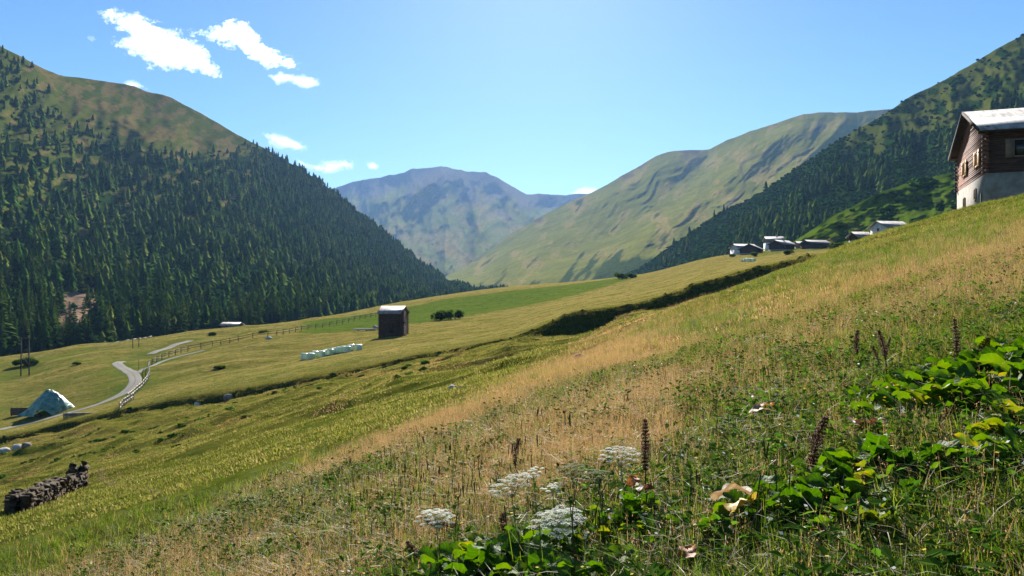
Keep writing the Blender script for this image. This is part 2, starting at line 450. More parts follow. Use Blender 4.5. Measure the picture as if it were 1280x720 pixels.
ground = tag(obj_from('ground', me, mg), 'sloping alpine meadow with dry brown and green grass, terraces and upper mown field', 'ground', kind='structure')
# ------------------------------------------------------------------ hillsides and mountains
class Slope:
    """a hillside between its foot and its ridge, measured column by column; keeps its vertex grid so that trees can stand on it"""
    def __init__(s, name, cols, nu, nv, power=1.4, relief=None, ridge_noise=(0, 40), profile=None, back=.5):
        C = np.array(cols, float); s.px = np.linspace(C[0, 0], C[-1, 0], nu)
        fp, fd, rp, rd = [pchip(C[:, 0], C[:, k], s.px) for k in (1, 2, 3, 4)]
        rp = rp + ridge_noise[0] * fbm(s.px / ridge_noise[1], 0 * s.px + 3.3, 5, 77, .6)
        v = np.linspace(0, 1, nv); PX = s.px[:, None] + 0 * v[None, :]
        PY = fp[:, None] + (rp - fp)[:, None] * v[None, :]
        D = fd[:, None] + (rd - fd)[:, None] * (v[None, :] ** power)
        if relief is not None: D = D * (1 - relief(PX, PY, v[None, :] + 0 * PX))
        X = (PX - 640) / F * D; Z = EYE + (360 - PY) / F * D
        s.PX, s.PY, s.D, s.v = PX, PY, D, v
        s.P = np.stack([X, D, Z], -1)
        # far side of the ridge
        bk = []
        top = s.P[:, -1]
        for k in (1, 2, 3):
            q = top.copy(); q[:, 1] += k * .12 * rd; q[:, 0] *= 1 + k * .12
            q[:, 2] = top[:, 2] - k * k * .03 * rd * back - k * .02 * rd
            bk.append(q)
        A = np.concatenate([s.P, np.stack(bk, 1)], 1)
        s.all = A
        s.me = raw_mesh(name, A.reshape(-1, 3), grid_quads(nu, nv + 3), True)
        s.name = name
        s.nu, s.nv = nu, nv
    def normals(s):
        du = np.gradient(s.P, axis=0); dv = np.gradient(s.P, axis=1)
        n = np.cross(du, dv); n /= np.linalg.norm(n, axis=2)[..., None] + 1e-9
        return n
    def attr(s, name, chans):
        A = np.stack(chans, -1)
        A = np.concatenate([A, np.repeat(A[:, -1:], 3, 1)], 1)
        add_attr(s.me, name, A.reshape(-1, A.shape[-1]))
    def area(s):
        du = np.gradient(s.P, axis=0); dv = np.gradient(s.P, axis=1)
        return np.linalg.norm(np.cross(du, dv), axis=2)
    def scatter(s, weight, n, r=rng):
        """n random points, probability by area x weight (per square metre)"""
        w_ = (s.area() * weight).ravel(); w_ = w_ / w_.sum()
        k = r.choice(len(w_), n, p=w_); i = k // s.nv; j = k % s.nv
        fi = np.clip(i + r.uniform(-.5, .5, n), 0, s.nu - 1.001); fj = np.clip(j + r.uniform(-.5, .5, n), 0, s.nv - 1.001)
        a = fi.astype(int); b = fj.astype(int); fa = (fi - a)[:, None]; fb = (fj - b)[:, None]
        return s.P[a, b]*(1-fa)*(1-fb) + s.P[a+1, b]*fa*(1-fb) + s.P[a, b+1]*(1-fa)*fb + s.P[a+1, b+1]*fa*fb

def seg_dist(PX, PY, pts):
    """distance in photo pixels to a polyline; also position along it 0..1"""
    best = np.full(PX.shape, 1e9); pos = np.zeros(PX.shape); n = len(pts) - 1
    for i in range(n):
        ax, ay = pts[i]; bx, by = pts[i + 1]
        t_ = np.clip(((PX - ax) * (bx - ax) + (PY - ay) * (by - ay)) / ((bx - ax) ** 2 + (by - ay) ** 2), 0, 1)
        d = np.hypot(PX - ax - t_ * (bx - ax), PY - ay - t_ * (by - ay))
        m_ = d < best; best = np.where(m_, d, best); pos = np.where(m_, (i + t_) / n, pos)
    return best, pos
def spur(PX, PY, pts, w, amp): 
    d, p = seg_dist(PX, PY, pts); return amp * np.exp(-np.abs(d / w) ** 1.3)

def hill_material(name, grass, dryc, scrub, rock, scale, rough=.95):
    """cover: R scrub / forest floor, G dry, B rock"""
    m, t, o = nt(name)
    a = N(t, 'ShaderNodeAttribute', attribute_name='cover'); sp = N(t, 'ShaderNodeSeparateColor'); L(t, a.outputs['Color'], sp.inputs[0])
    v = coords(t, 'Object')
    n_a = noise(t, scale, 8, .62, v); n_b = noise(t, scale * 9, 6, .7, v)
    c = ramp(t, n_a.outputs[0], [(.3, grass[0]), (.7, grass[1])]).outputs[0]
    dr = ramp(t, n_b.outputs[0], [(.3, dryc[0]), (.7, dryc[1])]).outputs[0]
    sc = ramp(t, n_b.outputs[0], [(.3, scrub[0]), (.7, scrub[1])]).outputs[0]
    rk = ramp(t, n_b.outputs[0], [(.3, rock[0]), (.7, rock[1])]).outputs[0]
    def jit(s_, k):
        ad = N(t, 'ShaderNodeMath', operation='MULTIPLY_ADD'); L(t, n_b.outputs[0], ad.inputs[0]); ad.inputs[1].default_value = k
        L(t, s_, ad.inputs[2]); r_ = N(t, 'ShaderNodeMapRange', interpolation_type='SMOOTHSTEP'); L(t, ad.outputs[0], r_.inputs[0])
        r_.inputs[1].default_value = .30 + k * .5 ; r_.inputs[2].default_value = .62 + k * .5; return r_.outputs[0]
    c = mix(t, jit(sp.outputs[1], .7), c, dr); c = mix(t, jit(sp.outputs[2], .8), c, rk); c = mix(t, jit(sp.outputs[0], .9), c, sc)
    g = ramp(t, n_b.outputs[0], [(.3, (.7, .7, .7)), (.7, (1.2, 1.2, 1.2))]).outputs[0]
    c = mix(t, .8, c, g, 'MULTIPLY')
    bsdf(t, o, c, 1.0, bump(t, n_b.outputs[0], .6, .35 / scale * .02), 0.0)
    return m

# --- far peak at the head of the valley
def rel_peak(PX, PY, v):
    r = .062 * ridged(PX / 48 + PY / 120, PY / 90 - PX / 260, 4, 101, .5) * smooth01(v, .0, .15) 
    r += .010 * ridged(PX / 22, PY / 34, 4, 102)
    r += spur(PX, PY, [(560, 212), (530, 236), (500, 266), (480, 300), (500, 335)], 13, .065)
    r += spur(PX, PY, [(575, 214), (588, 250), (600, 290), (590, 340)], 12, .06)
    r += spur(PX, PY, [(548, 212), (520, 240), (470, 255)], 14, .07)
    r += spur(PX, PY, [(630, 222), (650, 260), (655, 300)], 14, .09)
    return (r - .08) * smooth01(1.02 - v, 0, .18)
far_peak = Slope('mountain', [(380,352,4200,252,6800),(420,352,3500,234,7000),(450,352,3500,226,7000),(480,353,3400,220,6950),(505,354,3300,215,6900),(518,355,3300,210,6850),(545,355,3200,209,6800),
    (575,356,3100,211.5,6700),(583,357,3100,214,6700),(603,358,3000,214,6600),(618,358,3000,220,6600),(640,358,3000,233,6600),(662,356,3200,242.5,6700),(700,352,4000,243,7000),(740,350,4400,242,7200),(820,350,4600,248,7200)],
    330, 190, 1.25, rel_peak, (3.2, 26))
v_ = far_peak.v[None, :] + 0 * far_peak.PX
nP = fbm(far_peak.PX / 30, far_peak.PY / 22, 4, 111); nQ = fbm(far_peak.PX / 9, far_peak.PY / 12, 4, 112)
rockm = smooth01(v_ + .25 * nP, .66, 1.02) + .5 * smooth01(nQ, .1, .5) * smooth01(v_, .3, .7)
far_peak.attr('cover', [np.clip(.15 + 1.2 * nQ - .7 * v_, 0, .6), np.clip(.40 + .9 * nP + .5 * nQ, 0, 1), np.clip(rockm, 0, 1)])
M_peak = hill_material('alpine_peak', [(.120, .135, .026), (.205, .205, .048)], [(.19, .158, .048), (.27, .21, .076)], [(.030, .054, .015), (.064, .084, .022)], [(.11, .098, .072), (.20, .175, .135)], .006)
tag(obj_from('mountain', far_peak.me, M_peak), 'distant bare rounded peak closing the head of the valley', 'mountain', kind='structure')

# --- long grassy mountain on the right of the valley head
def rel_right(PX, PY, v):
    a = PX * .72 - PY * .70; b = PX * .70 + PY * .72         # across / along the gullies that run down to the left
    g = ridged(b / 46 + .5 * fbm(PX / 60, PY / 60, 3, 9), a / 210, 5, 121, .55)
    r = .032 * g * smooth01(v, .0, .12) + .010 * ridged(b / 17 + .6 * fbm(PX / 40, PY / 40, 3, 19), a / 80, 5, 122, .6)
    r += spur(PX, PY, [(858, 188), (800, 228), (740, 262), (690, 300), (640, 340)], 26, .045)
    r += spur(PX, PY, [(1000, 150), (955, 190), (900, 235), (850, 275), (790, 320)], 26, .07)
    r += spur(PX, PY, [(905, 180), (860, 215), (815, 262), (760, 300)], 18, -.03)
    r += spur(PX, PY, [(1060, 142), (1040, 170), (990, 215), (930, 262)], 14, .05)
    return (r - .02) * smooth01(1.02 - v, 0, .16) * smooth01(PX, 545, 640)
right_mt = Slope('mountain', [(535,357,2200,352,2500),(560,358,2100,344,2900),(600,361,1900,320,3300),(650,361,1700,286,3500),(700,359,1550,258,3600),(740,356,1450,240.5,3600),(770,353,1400,224,3600),(800,350,1350,207,3600),(822,349,1300,194,3600),(850,346,1250,188,3550),(885,343,1200,187,3500),
    (897,342,1200,181,3200),(920,340,1200,171,3100),(950,338,1200,160,3000),(975,336,1200,152,2950),(1005,335,1200,143,2900),(1030,334,1200,140.5,2850),(1060,333,1200,140,2800),(1100,332,1200,137,2800),(1240,330,1200,130,2800)],
    420, 210, 1.2, rel_right, (2.0, 30))
v_ = right_mt.v[None, :] + 0 * right_mt.PX; PX, PY = right_mt.PX, right_mt.PY
nP = fbm(PX / 34, PY / 26, 4, 131); nQ = fbm((PX * .70 + PY * .72) / 9, (PX * .72 - PY * .7) / 40, 4, 132)
lowscrub = np.exp(-((PX - 785) / 55) ** 2 - ((PY - 336 + (PX - 770) * .12) / 11) ** 2) * .9
gully = np.exp(-(seg_dist(PX, PY, [(1030, 158), (985, 178), (925, 205), (932, 232), (905, 262)])[0] / 3.0) ** 2)
cov_s = np.clip(.28 + 1.1 * nQ + .5 * nP - .6 * v_, 0, .9) + lowscrub
right_mt.attr('cover', [np.clip(cov_s, 0, 1), np.clip(.30 + .8 * nP + .6 * nQ, 0, 1), np.clip(.55 * gully + smooth01(v_ + .3 * nP, .85, 1.15) * .6 + .4 * smooth01(nQ, .35, .7) * v_, 0, 1)])
M_right = hill_material('grassy_mountain', [(.125, .132, .020), (.225, .215, .040)], [(.215, .175, .044), (.31, .24, .078)], [(.030, .052, .012), (.066, .084, .018)], [(.085, .070, .040), (.14, .115, .070)], .012)
tag(obj_from('mountain', right_mt.me, M_right), 'long grassy mountain with gullies on the right of the valley head', 'mountain', kind='structure')

# --- steep pine slope on the right
def rel_pine(PX, PY, v):
    a = PX * .8 + PY * .6
    r = .06 * ridged(PX / 75 - PY / 200, PY / 160 + PX / 300, 4, 141) + .02 * fbm(PX / 18, PY / 18, 4, 142)
    return (r - .02) * smooth01(1.02 - v, 0, .16)
pine_slope = Slope('hillside', [(780,346,1150,343,1200),(800,345,1050,335,1150),(830,345,850,313,1080),(870,340,720,286,1050),(910,335,640,262,1030),(950,330,580,241,1020),(1000,322,540,208,1010),(1040,316,520,181,1000),(1065,312,510,165,1000),(1100,306,500,146,990),(1120,302,500,132,985),(1140,300,490,120,980),(1180,295,480,100,960),(1210,290,470,83,940),(1240,285,460,64,920),(1262,282,450,52,910),(1280,280,440,44,900),(1400,260,420,-15,880),(1560,240,400,-85,850)],
    330, 200, 1.15, rel_pine, (2.5, 24))
v_ = pine_slope.v[None, :] + 0 * pine_slope.PX; PX, PY = pine_slope.PX, pine_slope.PY
# upper grassy zone of the slope near its ridge: scattered scrub only
open_r = smooth01(PX, 960, 1130) * smooth01(v_ + .22 * fbm(PX / 40, PY / 30, 4, 151), .52, .82)
nP = fbm(PX / 16, PY / 12, 4, 152)
sc_r = np.clip(1.05 - open_r * (.75 - 1.3 * nP), 0, 1)
pine_slope.attr('cover', [sc_r, np.clip(.3 + nP, 0, 1), 0 * PX])
M_pine = hill_material('pine_slope', [(.055, .074, .011), (.115, .122, .022)], [(.11, .092, .026), (.16, .125, .042)], [(.010, .034, .005), (.024, .056, .008)], [(.1, .09, .07), (.18, .16, .14)], .03)
tag(obj_from('hillside', pine_slope.me, M_pine), 'steep slope dark with dwarf pine rising on the right', 'hillside', kind='structure')

# --- small light green knoll behind the hamlet
def rel_knoll(PX, PY, v):
    st = np.sin(PY / 2.1 + 3 * fbm(PX / 30, PY / 20, 3, 161)) * .0022
    return (.05 * fbm(PX / 40, PY / 30, 4, 162) + .012 * ridged(PX / 16, PY / 9, 3, 163) + st) * smooth01(1.02 - v, 0, .2)
knoll = Slope('hill', [(950,322,392,317.5,396),(985,322,390,306,415),(1000,322,388,297,425),(1020,321,386,284,436),(1040,320,384,271.5,445),(1070,318,380,256,456),(1100,314,376,241,466),(1125,308,372,232,472),(1150,304,370,225,478),(1180,300,366,218,482),(1210,296,362,212,484),(1300,280,352,196,486),(1420,250,350,170,480)],
    200, 130, 1.1, rel_knoll, (1.5, 24))
v_ = knoll.v[None, :] + 0 * knoll.PX; PX, PY = knoll.PX, knoll.PY
nK = fbm(PX / 22, PY / 14, 4, 171)
sc_k = smooth01(PX, 1040, 1120) * np.clip(.35 + 1.6 * nK, 0, 1)
knoll.attr('cover', [sc_k * .9, np.clip(.2 + .8 * nK, 0, .6), 0 * PX])
M_knoll = hill_material('green_knoll', [(.055, .105, .006), (.110, .155, .011)], [(.12, .11, .022), (.18, .155, .036)], [(.014, .026, .009), (.035, .050, .016)], [(.1, .09, .07), (.18, .16, .14)], .05)
tag(obj_from('hill', knoll.me, M_knoll), 'small light green knoll with bushes behind the hamlet', 'hill', kind='structure')

# --- forested slope on the left
def rel_left(PX, PY, v):
    r = .055 * ridged(PX / 130 + PY / 150, PY / 400, 3, 181, .5) + .012 * ridged(PX / 45, PY / 90, 4, 182) + .008 * fbm(PX / 14, PY / 14, 4, 183)
    r += spur(PX, PY, [(95, 96), (175, 165), (245, 240), (300, 320), (340, 390)], 40, .05) 
    r += .007 * fbm(PX / 22, PY / 7, 4, 184) + .006 * ridged(PX / 15 + PY / 30, PY / 12 - PX / 60, 3, 185)
    return (r - .04) * smooth01(1.02 - v, 0, .2) * smooth01(640 - PX, 10, 130)
left_cols = [(-420,462,260,-150,850),(-250,460,265,-75,880),(-100,457,272,5,950),(-20,453,285,46,1000),(0,452,290,57,1010),(30,449,295,73,1050),(60,446,300,88,1100),(85,443,305,95.5,1160),(100,441,308,97,1200),(130,437,318,101,1270),(165,433,332,107,1330),(185,430,340,115,1350),(205,428,352,119,1380),(235,424,368,133,1420),(262,421,385,148,1450),(300,417,405,170,1500),(340,412,432,191,1560),(400,407,485,227,1600),(450,400,560,267,1600),(500,391,680,306,1540),(550,382,840,345,1440),(580,376,940,358.5,1330),(605,371,1050,364.5,1280),(650,368,1180,366.5,1250)]
left_slope = Slope('hillside', left_cols, 380, 220, 1.15, rel_left, (1.6, 22))
v_ = left_slope.v[None, :] + 0 * left_slope.PX; PX, PY = left_slope.PX, left_slope.PY
nF = fbm(PX / 30, PY / 14 + PX / 60, 5, 191); nG = fbm(PX / 12, PY / 11, 4, 192)
# tree line: bald pasture above it between the photo columns 60 and 320
tl = np.interp(PX, [-420, -50, 0, 40, 80, 130, 180, 230, 290, 320, 345, 400, 700], [-250, -50, 58, 95, 130, 165, 178, 188, 192, 180, 176, 150, 150])
below = smooth01(PY - tl + 14 * nG, -6, 16)
opening = smooth01(nF + .75 * nG + .45 * smooth01(230 - PY + .3 * (170 - PX), -60, 140), .0, .22) * smooth01(380 - PX, -60, 120) * smooth01(400 - PY, -20, 160)
forest = below * (1 - .88 * opening)
bare = np.clip(1.5 * np.exp(-((PX - 97) / 30) ** 2 - ((PY - 388) / 26) ** 2) - .25, 0, 1)
scrubl = np.exp(-(seg_dist(PX, PY, [(170, 330), (230, 370), (300, 395)])[0] / 34) ** 2)
scrubl = np.maximum(scrubl, np.exp(-((PX - 330) / 80) ** 2 - ((PY - 345) / 30) ** 2) * .7) * (1 - bare)
forest = forest * (1 - .75 * scrubl) * (1 - bare)
right_dense = smooth01(PX, 330, 460)
left_slope.attr('cover', [np.clip(forest * .9 + scrubl + right_dense * below * .5, 0, 1) * (1 - bare), np.clip(.22 + .9 * nF + .7 * nG + .2 * (1 - below), 0, 1), np.clip(bare + .3 * smooth01(nG, .35, .6) * (1 - below), 0, 1)])
M_left = hill_material('forest_slope', [(.050, .070, .010), (.110, .118, .022)], [(.125, .098, .028), (.175, .130, .046)], [(.010, .026, .006), (.026, .048, .010)], [(.14, .090, .055), (.26, .18, .12)], .02)
tag(obj_from('hillside', left_slope.me, M_left), 'high forested slope on the left with bald pasture along its ridge', 'hillside', kind='structure')

# ------------------------------------------------------------------ conifers
def crown_far(r, n=6, k=7):
    """jagged stack of whorls, base at 0, height 1"""
    V = []; T = []; c = 0
    for i in range(n):
        z0 = .06 + .86 * i / n; z1 = min(1.0, z0 + 1.9 / n)
        R = .27 * (1 - (z0) * .95) ** .8 * r.uniform(.8, 1.2)
        a0 = r.uniform(0, 6.28); ox, oy = r.normal(0, .008, 2)
        ang = a0 + np.arange(2 * k) * math.pi / k
        rad = np.where(np.arange(2 * k) % 2 == 0, R * r.uniform(.75, 1.25, 2 * k), R * r.uniform(.25, .5, 2 * k))
        zz = z0 + np.where(np.arange(2 * k) % 2 == 0, -.02, .015) + r.normal(0, .012, 2 * k)
        V.append(np.stack([ox + rad * np.cos(ang), oy + rad * np.sin(ang), zz], 1)); V.append([[ox, oy, z1]])
        for q in range(2 * k): T.append([c + q, c + (q + 1) % (2 * k), c + 2 * k])
        c += 2 * k + 1
    return np.concatenate(V), np.array(T)
def crown_near(r, larch=False):
    """whorls of drooping branch sprays, each a few ragged faces"""
    V = []; T = []; c = 0
    n = 22 if not larch else 18
    for i in range(n):
        f = (i + .3) / n; z = .05 + .93 * f
        R = (.215 if not larch else .22) * (1 - f) ** .8 * r.uniform(.75, 1.15) + .008
        kb = int(9 - 4 * f)
        for b in range(kb):
            if r.random() < (.10 if not larch else .22): continue
            a = r.uniform(0, 6.28); Lb = R * r.uniform(.6, 1.2); droop = (.35 if not larch else .12) * Lb + r.normal(0, .006)
            d = np.array([math.cos(a), math.sin(a), 0]); p = np.array([-d[1], d[0], 0]); W = Lb * r.uniform(.28, .45)
            base = np.array([0, 0, z + .012]) + d * Lb * .06
            mid = np.array([0, 0, z - droop * .35]) + d * Lb * .6; tip = np.array([0, 0, z - droop]) + d * Lb
            V += [base, mid + p * W, mid - p * W, tip, mid + np.array([0, 0, -.028]) - d * Lb * .12, mid + np.array([0,0,.008])]
            T += [[c, c+1, c+5], [c, c+5, c+2], [c+1, c+3, c+5], [c+5, c+3, c+2], [c, c+4, c+3]]
            c += 6
    V.append([0, 0, 1.0]); V.append([.012, 0, .9]); V.append([-.006, .011, .9]); V.append([-.006, -.011, .9]); T += [[c, c+1, c+2], [c, c+2, c+3], [c, c+3, c+1]]
    return np.array(V), np.array(T)
M_spruce = leafy('spruce_needles', [(.018, .048, .010), (.036, .078, .013), (.062, .104, .018)], .25, 1.0, 0.0)
M_larch = leafy('larch_needles', [(.040, .078, .011), (.068, .098, .016)], .25, 1.0, 0.0)
M_bark = two_tone('bark', (.035, .025, .018), (.10, .075, .055), 8, .9)
# all tree spots, nearest ones become things of their own
r2 = np.random.default_rng(21)
dens = forest * (1 + .7 * right_dense) * (.06 + 2.2 * np.clip(.7 * nG + .7 * nF + .30, 0, 1) ** 1.4) + .02 * (1 - forest) * below
spots = left_slope.scatter(dens, 10500, r2)
sx = spots[:, 0] / spots[:, 1] * F + 640; sd = spots[:, 1]
h = r2.normal(12.5, 2.6, len(spots)); h = np.clip(h * r2.choice([.55, .8, 1, 1.1, 1.25], len(h)), 4, 21) * np.interp(sd, [250, 500, 1000, 1500], [1.2, 1.05, .85, .75]) * np.where(sx > 420, .85, 1)
foot = left_slope.scatter(np.where((left_slope.v[None, :] < .09) & (np.abs(PX - 280) < 620), 1.0, 0) * (1 - bare) * np.clip(.3 + 1.5 * nF, .1, 1), 260, r2)
hf = r2.uniform(9, 18, len(foot))
# few trees on the skyline at the upper left
sky_t = [left_slope.P[np.argmin(abs(left_slope.px - q)), -3 - int(6 * r2.random())] for q in (3, 8, 18, 24, 29, 40)]
spots = np.concatenate([spots, foot, np.array(sky_t)]); h = np.concatenate([h, hf, r2.uniform(9, 13, len(sky_t))])
# right slope: spruces among the dwarf pine
vv = pine_slope.v[None, :] + 0 * pine_slope.PX
clump = smooth01(fbm(pine_slope.PX / 45, pine_slope.PY / 40, 4, 201), -.05, .3)
wr = clump * (1 - smooth01(vv, .55, .9) * .9) * np.clip(1 - open_r, 0, 1) * smooth01(pine_slope.PX, 800, 900) + .9 * np.exp(-((pine_slope.PX - 985) / 45) ** 2 - ((pine_slope.PY - 285) / 18) ** 2)
rs = pine_slope.scatter(wr, 1100, r2); hr = np.clip(r2.normal(11, 2.3, len(rs)), 5, 17)
spots = np.concatenate([spots, rs]); h = np.concatenate([h, hr]); side = np.concatenate([np.zeros(len(spots) - len(rs)), np.ones(len(rs))])
sx = spots[:, 0] / spots[:, 1] * F + 640; sy = 360 - F * (spots[:, 2] - EYE) / spots[:, 1]
larchp = np.where((side == 0) & (sx < 330), .30, .08)
is_larch = r2.random(len(spots)) < larchp
inframe = (sx > -24) & (sx < 1288) & (sy > -5)
# hidden behind the near meadow?
def crest_py(px):
    i = np.clip(((np.asarray(px) - 640) / F - GU[0]) / (GU[1] - GU[0]), 0, len(GU) - 1).astype(int)
    return GPY[i][:, GD > 12].min(1) if np.ndim(i) else GPY[i][GD > 12].min()
top_py = sy - F * h / spots[:, 1]
gap = (sx > 76) & (sx < 118) & (sy > 385) & (sy < 432) & (side == 0) & (r2.random(len(sx)) < .75)
kp = ~gap; spots, h, side, sx, sy, is_larch, inframe = spots[kp], h[kp], side[kp], sx[kp], sy[kp], is_larch[kp], inframe[kp]; top_py = top_py[kp]   # the bare bank stays open towards the meadow
vis = inframe & (top_py + .35 * (sy - top_py) < crest_py(sx))
size = np.where(vis, F * h / spots[:, 1], 0)
order = np.argsort(-size)
NT = 290
pick = order[:NT]
rest = np.setdiff1d(np.arange(len(spots)), pick)
crowns = []
for k in range(6):
    Vc, Tc = crown_near(np.random.default_rng(300 + k), k >= 4)
    crowns.append(raw_mesh('crown', Vc, Tc))
    crowns[-1].materials.append(M_larch if k >= 4 else M_spruce)
mb = MB(); mb.tube([(0, 0, -.06), (0, 0, .3), (.004, 0, .95)], [.016, .012, .002], 6); tr0 = mb.build('trunk', M_bark); trunk_me = tr0.data; bpy.data.objects.remove(tr0)
for q in pick:
    lar = bool(is_larch[q])
    if side[q]: lab, grp = 'dark spruce among the dwarf pine on the steep right hand slope', 'spruces on the right slope'
    elif lar: lab, grp = 'pale green larch in the dark forest on the left slope', 'larches on the left slope'
    else: lab, grp = 'dark green spruce in the forest at the foot of the left slope', 'spruces on the left slope'
    root = empty('larch_tree' if lar else 'spruce_tree', spots[q], r2.uniform(0, 6.28), 1.0, lab, 'tree', grp)
    hh = h[q]; wd = hh * r2.uniform(.85, 1.25)
    root.scale = (wd, wd, hh)
    for nm, md in (('crown', crowns[int(r2.integers(4, 6)) if lar else int(r2.integers(0, 4))]), ('trunk', trunk_me)):
        ob = bpy.data.objects.new(nm, md); COL.objects.link(ob); ob.parent = root
# the rest of the wood, too many to count
protos = [crown_far(np.random.default_rng(400 + k), 6 if k < 6 else 5, 5) for k in range(9)]
def wood(name, idx, label):
    Vs = []; Ts = []; n = 0; col = []
    for q in idx:
        Vc, Tc = protos[int(r2.integers(0, 9))]
        a = r2.uniform(0, 6.28); ca, sa = math.cos(a), math.sin(a); wd = h[q] * r2.uniform(.9, 1.35)
        P = np.stack([(Vc[:, 0] * ca - Vc[:, 1] * sa) * wd, (Vc[:, 0] * sa + Vc[:, 1] * ca) * wd, Vc[:, 2] * h[q]], 1) + spots[q]
        Vs.append(P); Ts.append(Tc + n); n += len(P)
        tint = r2.uniform(0, .8) + (.45 if is_larch[q] else 0)
        col.append(np.full((len(P), 3), min(1, tint)))
    me = raw_mesh(name, np.concatenate(Vs), np.concatenate(Ts)); add_attr(me, 'tint', np.concatenate(col))
    o = obj_from(name, me, M_wood); tag(o, label, 'forest', kind='stuff'); return o
M_wood, t, o = nt('wood_needles')
a_ = N(t, 'ShaderNodeAttribute', attribute_name='tint')
cr = ramp(t, a_.outputs['Fac'], [(0, (.018, .048, .010)), (.40, (.036, .082, .013)), (.7, (.070, .112, .018)), (1, (.125, .155, .028))])
p_ = bsdf(t, None, cr.outputs[0], 1.0, None, 0.0); tl_ = N(t, 'ShaderNodeBsdfTranslucent'); L(t, cr.outputs[0], tl_.inputs[0])
mx = N(t, 'ShaderNodeMixShader'); mx.inputs[0].default_value = .12; L(t, p_.outputs[0], mx.inputs[1]); L(t, tl_.outputs[0], mx.inputs[2]); L(t, mx.outputs[0], o.inputs[0])
wood('forest', [q for q in rest if side[q] == 0], 'dense far conifer forest covering the left slope')
wood('spruce_forest', [q for q in rest if side[q] == 1], 'far spruces standing in dark clumps on the right slope')

# dwarf pine and juniper scrub: low rounded clumps
def scrub_proto(r):
    bm = bmesh.new(); bmesh.ops.create_icosphere(bm, subdivisions=2, radius=1.0)
    V = np.array([v.co[:] for v in bm.verts]); T = np.array([[v.index for v in f.verts] for f in bm.faces]); bm.free()
    V *= (1 + .30 * r.normal(0, 1, (len(V), 1)).clip(-1.4, 1.6))
    V[:, 2] = np.maximum(V[:, 2], -.3)
    return V, T
sprotos = [scrub_proto(np.random.default_rng(500 + k)) for k in range(7)]
M_scrub, t, o = nt('scrub_leaves')
a_ = N(t, 'ShaderNodeAttribute', attribute_name='tint'); n_ = noise(t, 1.1, 4, .7, coords(t, 'Object'))
f_ = N(t, 'ShaderNodeMath', operation='ADD'); L(t, a_.outputs['Fac'], f_.inputs[0]); L(t, n_.outputs[0], f_.inputs[1])
f2 = N(t, 'ShaderNodeMath', operation='MULTIPLY'); L(t, f_.outputs[0], f2.inputs[0]); f2.inputs[1].default_value = .55
cr = ramp(t, f2.outputs[0], [(.1, (.010, .036, .006)), (.5, (.026, .070, .009)), (.85, (.066, .110, .013))])
bsdf(t, o, cr.outputs[0], 1.0, bump(t, n_.outputs[0], 1.0, .3), 0.0)
def scrub(name, pts, radii, hts, label, cat='scrub', tint=(0, .8)):
    Vs = []; Ts = []; n = 0; col = []
    for p, R, H in zip(pts, radii, hts):
        Vc, Tc = sprotos[int(r2.integers(0, 7))]; a = r2.uniform(0, 6.28); ca, sa = math.cos(a), math.sin(a)
        P = np.stack([(Vc[:, 0] * ca - Vc[:, 1] * sa) * R, (Vc[:, 0] * sa + Vc[:, 1] * ca) * R * r2.uniform(.6, 1), Vc[:, 2] * H + H * .2], 1) + p
        Vs.append(P); Ts.append(Tc + n); n += len(P); col.append(np.full((len(P), 3), r2.uniform(*tint)))
    me = raw_mesh(name, np.concatenate(Vs), np.concatenate(Ts)); add_attr(me, 'tint', np.concatenate(col))
    return tag(obj_from(name, me, M_scrub), label, cat, kind='stuff')
w_ = (sc_r * (1 - .6 * open_r)) * (pine_slope.D < 1150)
pts = pine_slope.scatter(w_ * smooth01(pine_slope.PY, -60, 0), 10500, r2); R = r2.uniform(.9, 2.7, len(pts))
scrub('dwarf_pine_scrub', pts, R, R * r2.uniform(.5, .9, len(R)), 'dark dwarf pine scrub carpeting the right slope', tint=(0, .55))
pts = knoll.scatter(sc_k ** 2 + .003, 300, r2); R = r2.uniform(.9, 2.6, len(pts))
scrub('knoll_scrub', pts, R, R * .7, 'bushy scrub scattered over the light green knoll')
pts = left_slope.scatter(scrubl * below + .22 * below * right_dense + .07 * below, 5200, r2); R = r2.uniform(1.2, 3.2, len(pts))
scrub('hillside_scrub', pts, R, R * r2.uniform(.5, .9, len(R)), 'dark low scrub between the trees of the left slope', tint=(0, .8))
# ------------------------------------------------------------------ materials of built things
M_log = two_tone('dark_logs', (.032, .018, .012), (.105, .060, .040), 2.2, .85, (.6, .6, 6), .5, .02)
M_logred = two_tone('red_brown_logs', (.085, .030, .017), (.26, .105, .058), 2.2, .8, (.6, .6, 6), .5, .02)
M_plinth = two_tone('whitewashed_stone', (.19, .165, .13), (.31, .275, .225), 1.6, .9, (1, 1, 1), .4, .03)
M_stone = two_tone('rubble_stone', (.17, .15, .13), (.38, .35, .31), 3.0, .9, (1, 1, 1), .6, .04)
M_darkstone = two_tone('dry_stone', (.024, .016, .008), (.088, .060, .032), 2.6, .95, (1, 1, 1), .6, .05)
M_white = two_tone('limewash', (.50, .48, .45), (.68, .66, .62), 1.2, .9)
def roof_mat(name, a, b, rough, sc=(5, .35, .35), metal=0.0, spec=.5):
    m, t, o = nt(name); v = coords(t, 'Object', sc); n = noise(t, 1.0, 6, .7, v); v2 = coords(t, 'Object'); n2 = noise(t, 1.3, 5, .65, v2)
    f = N(t, 'ShaderNodeMath', operation='MULTIPLY'); L(t, n.outputs[0], f.inputs[0]); L(t, n2.outputs[0], f.inputs[1])
    c = ramp(t, f.outputs[0], [(.14, a), (.30, b)])
    bsdf(t, o, c.outputs[0], rough, bump(t, n.outputs[0], .4, .03), spec, metal); return m
M_roof = roof_mat('weathered_roof', (.12, .11, .10), (.36, .34, .315), .65)
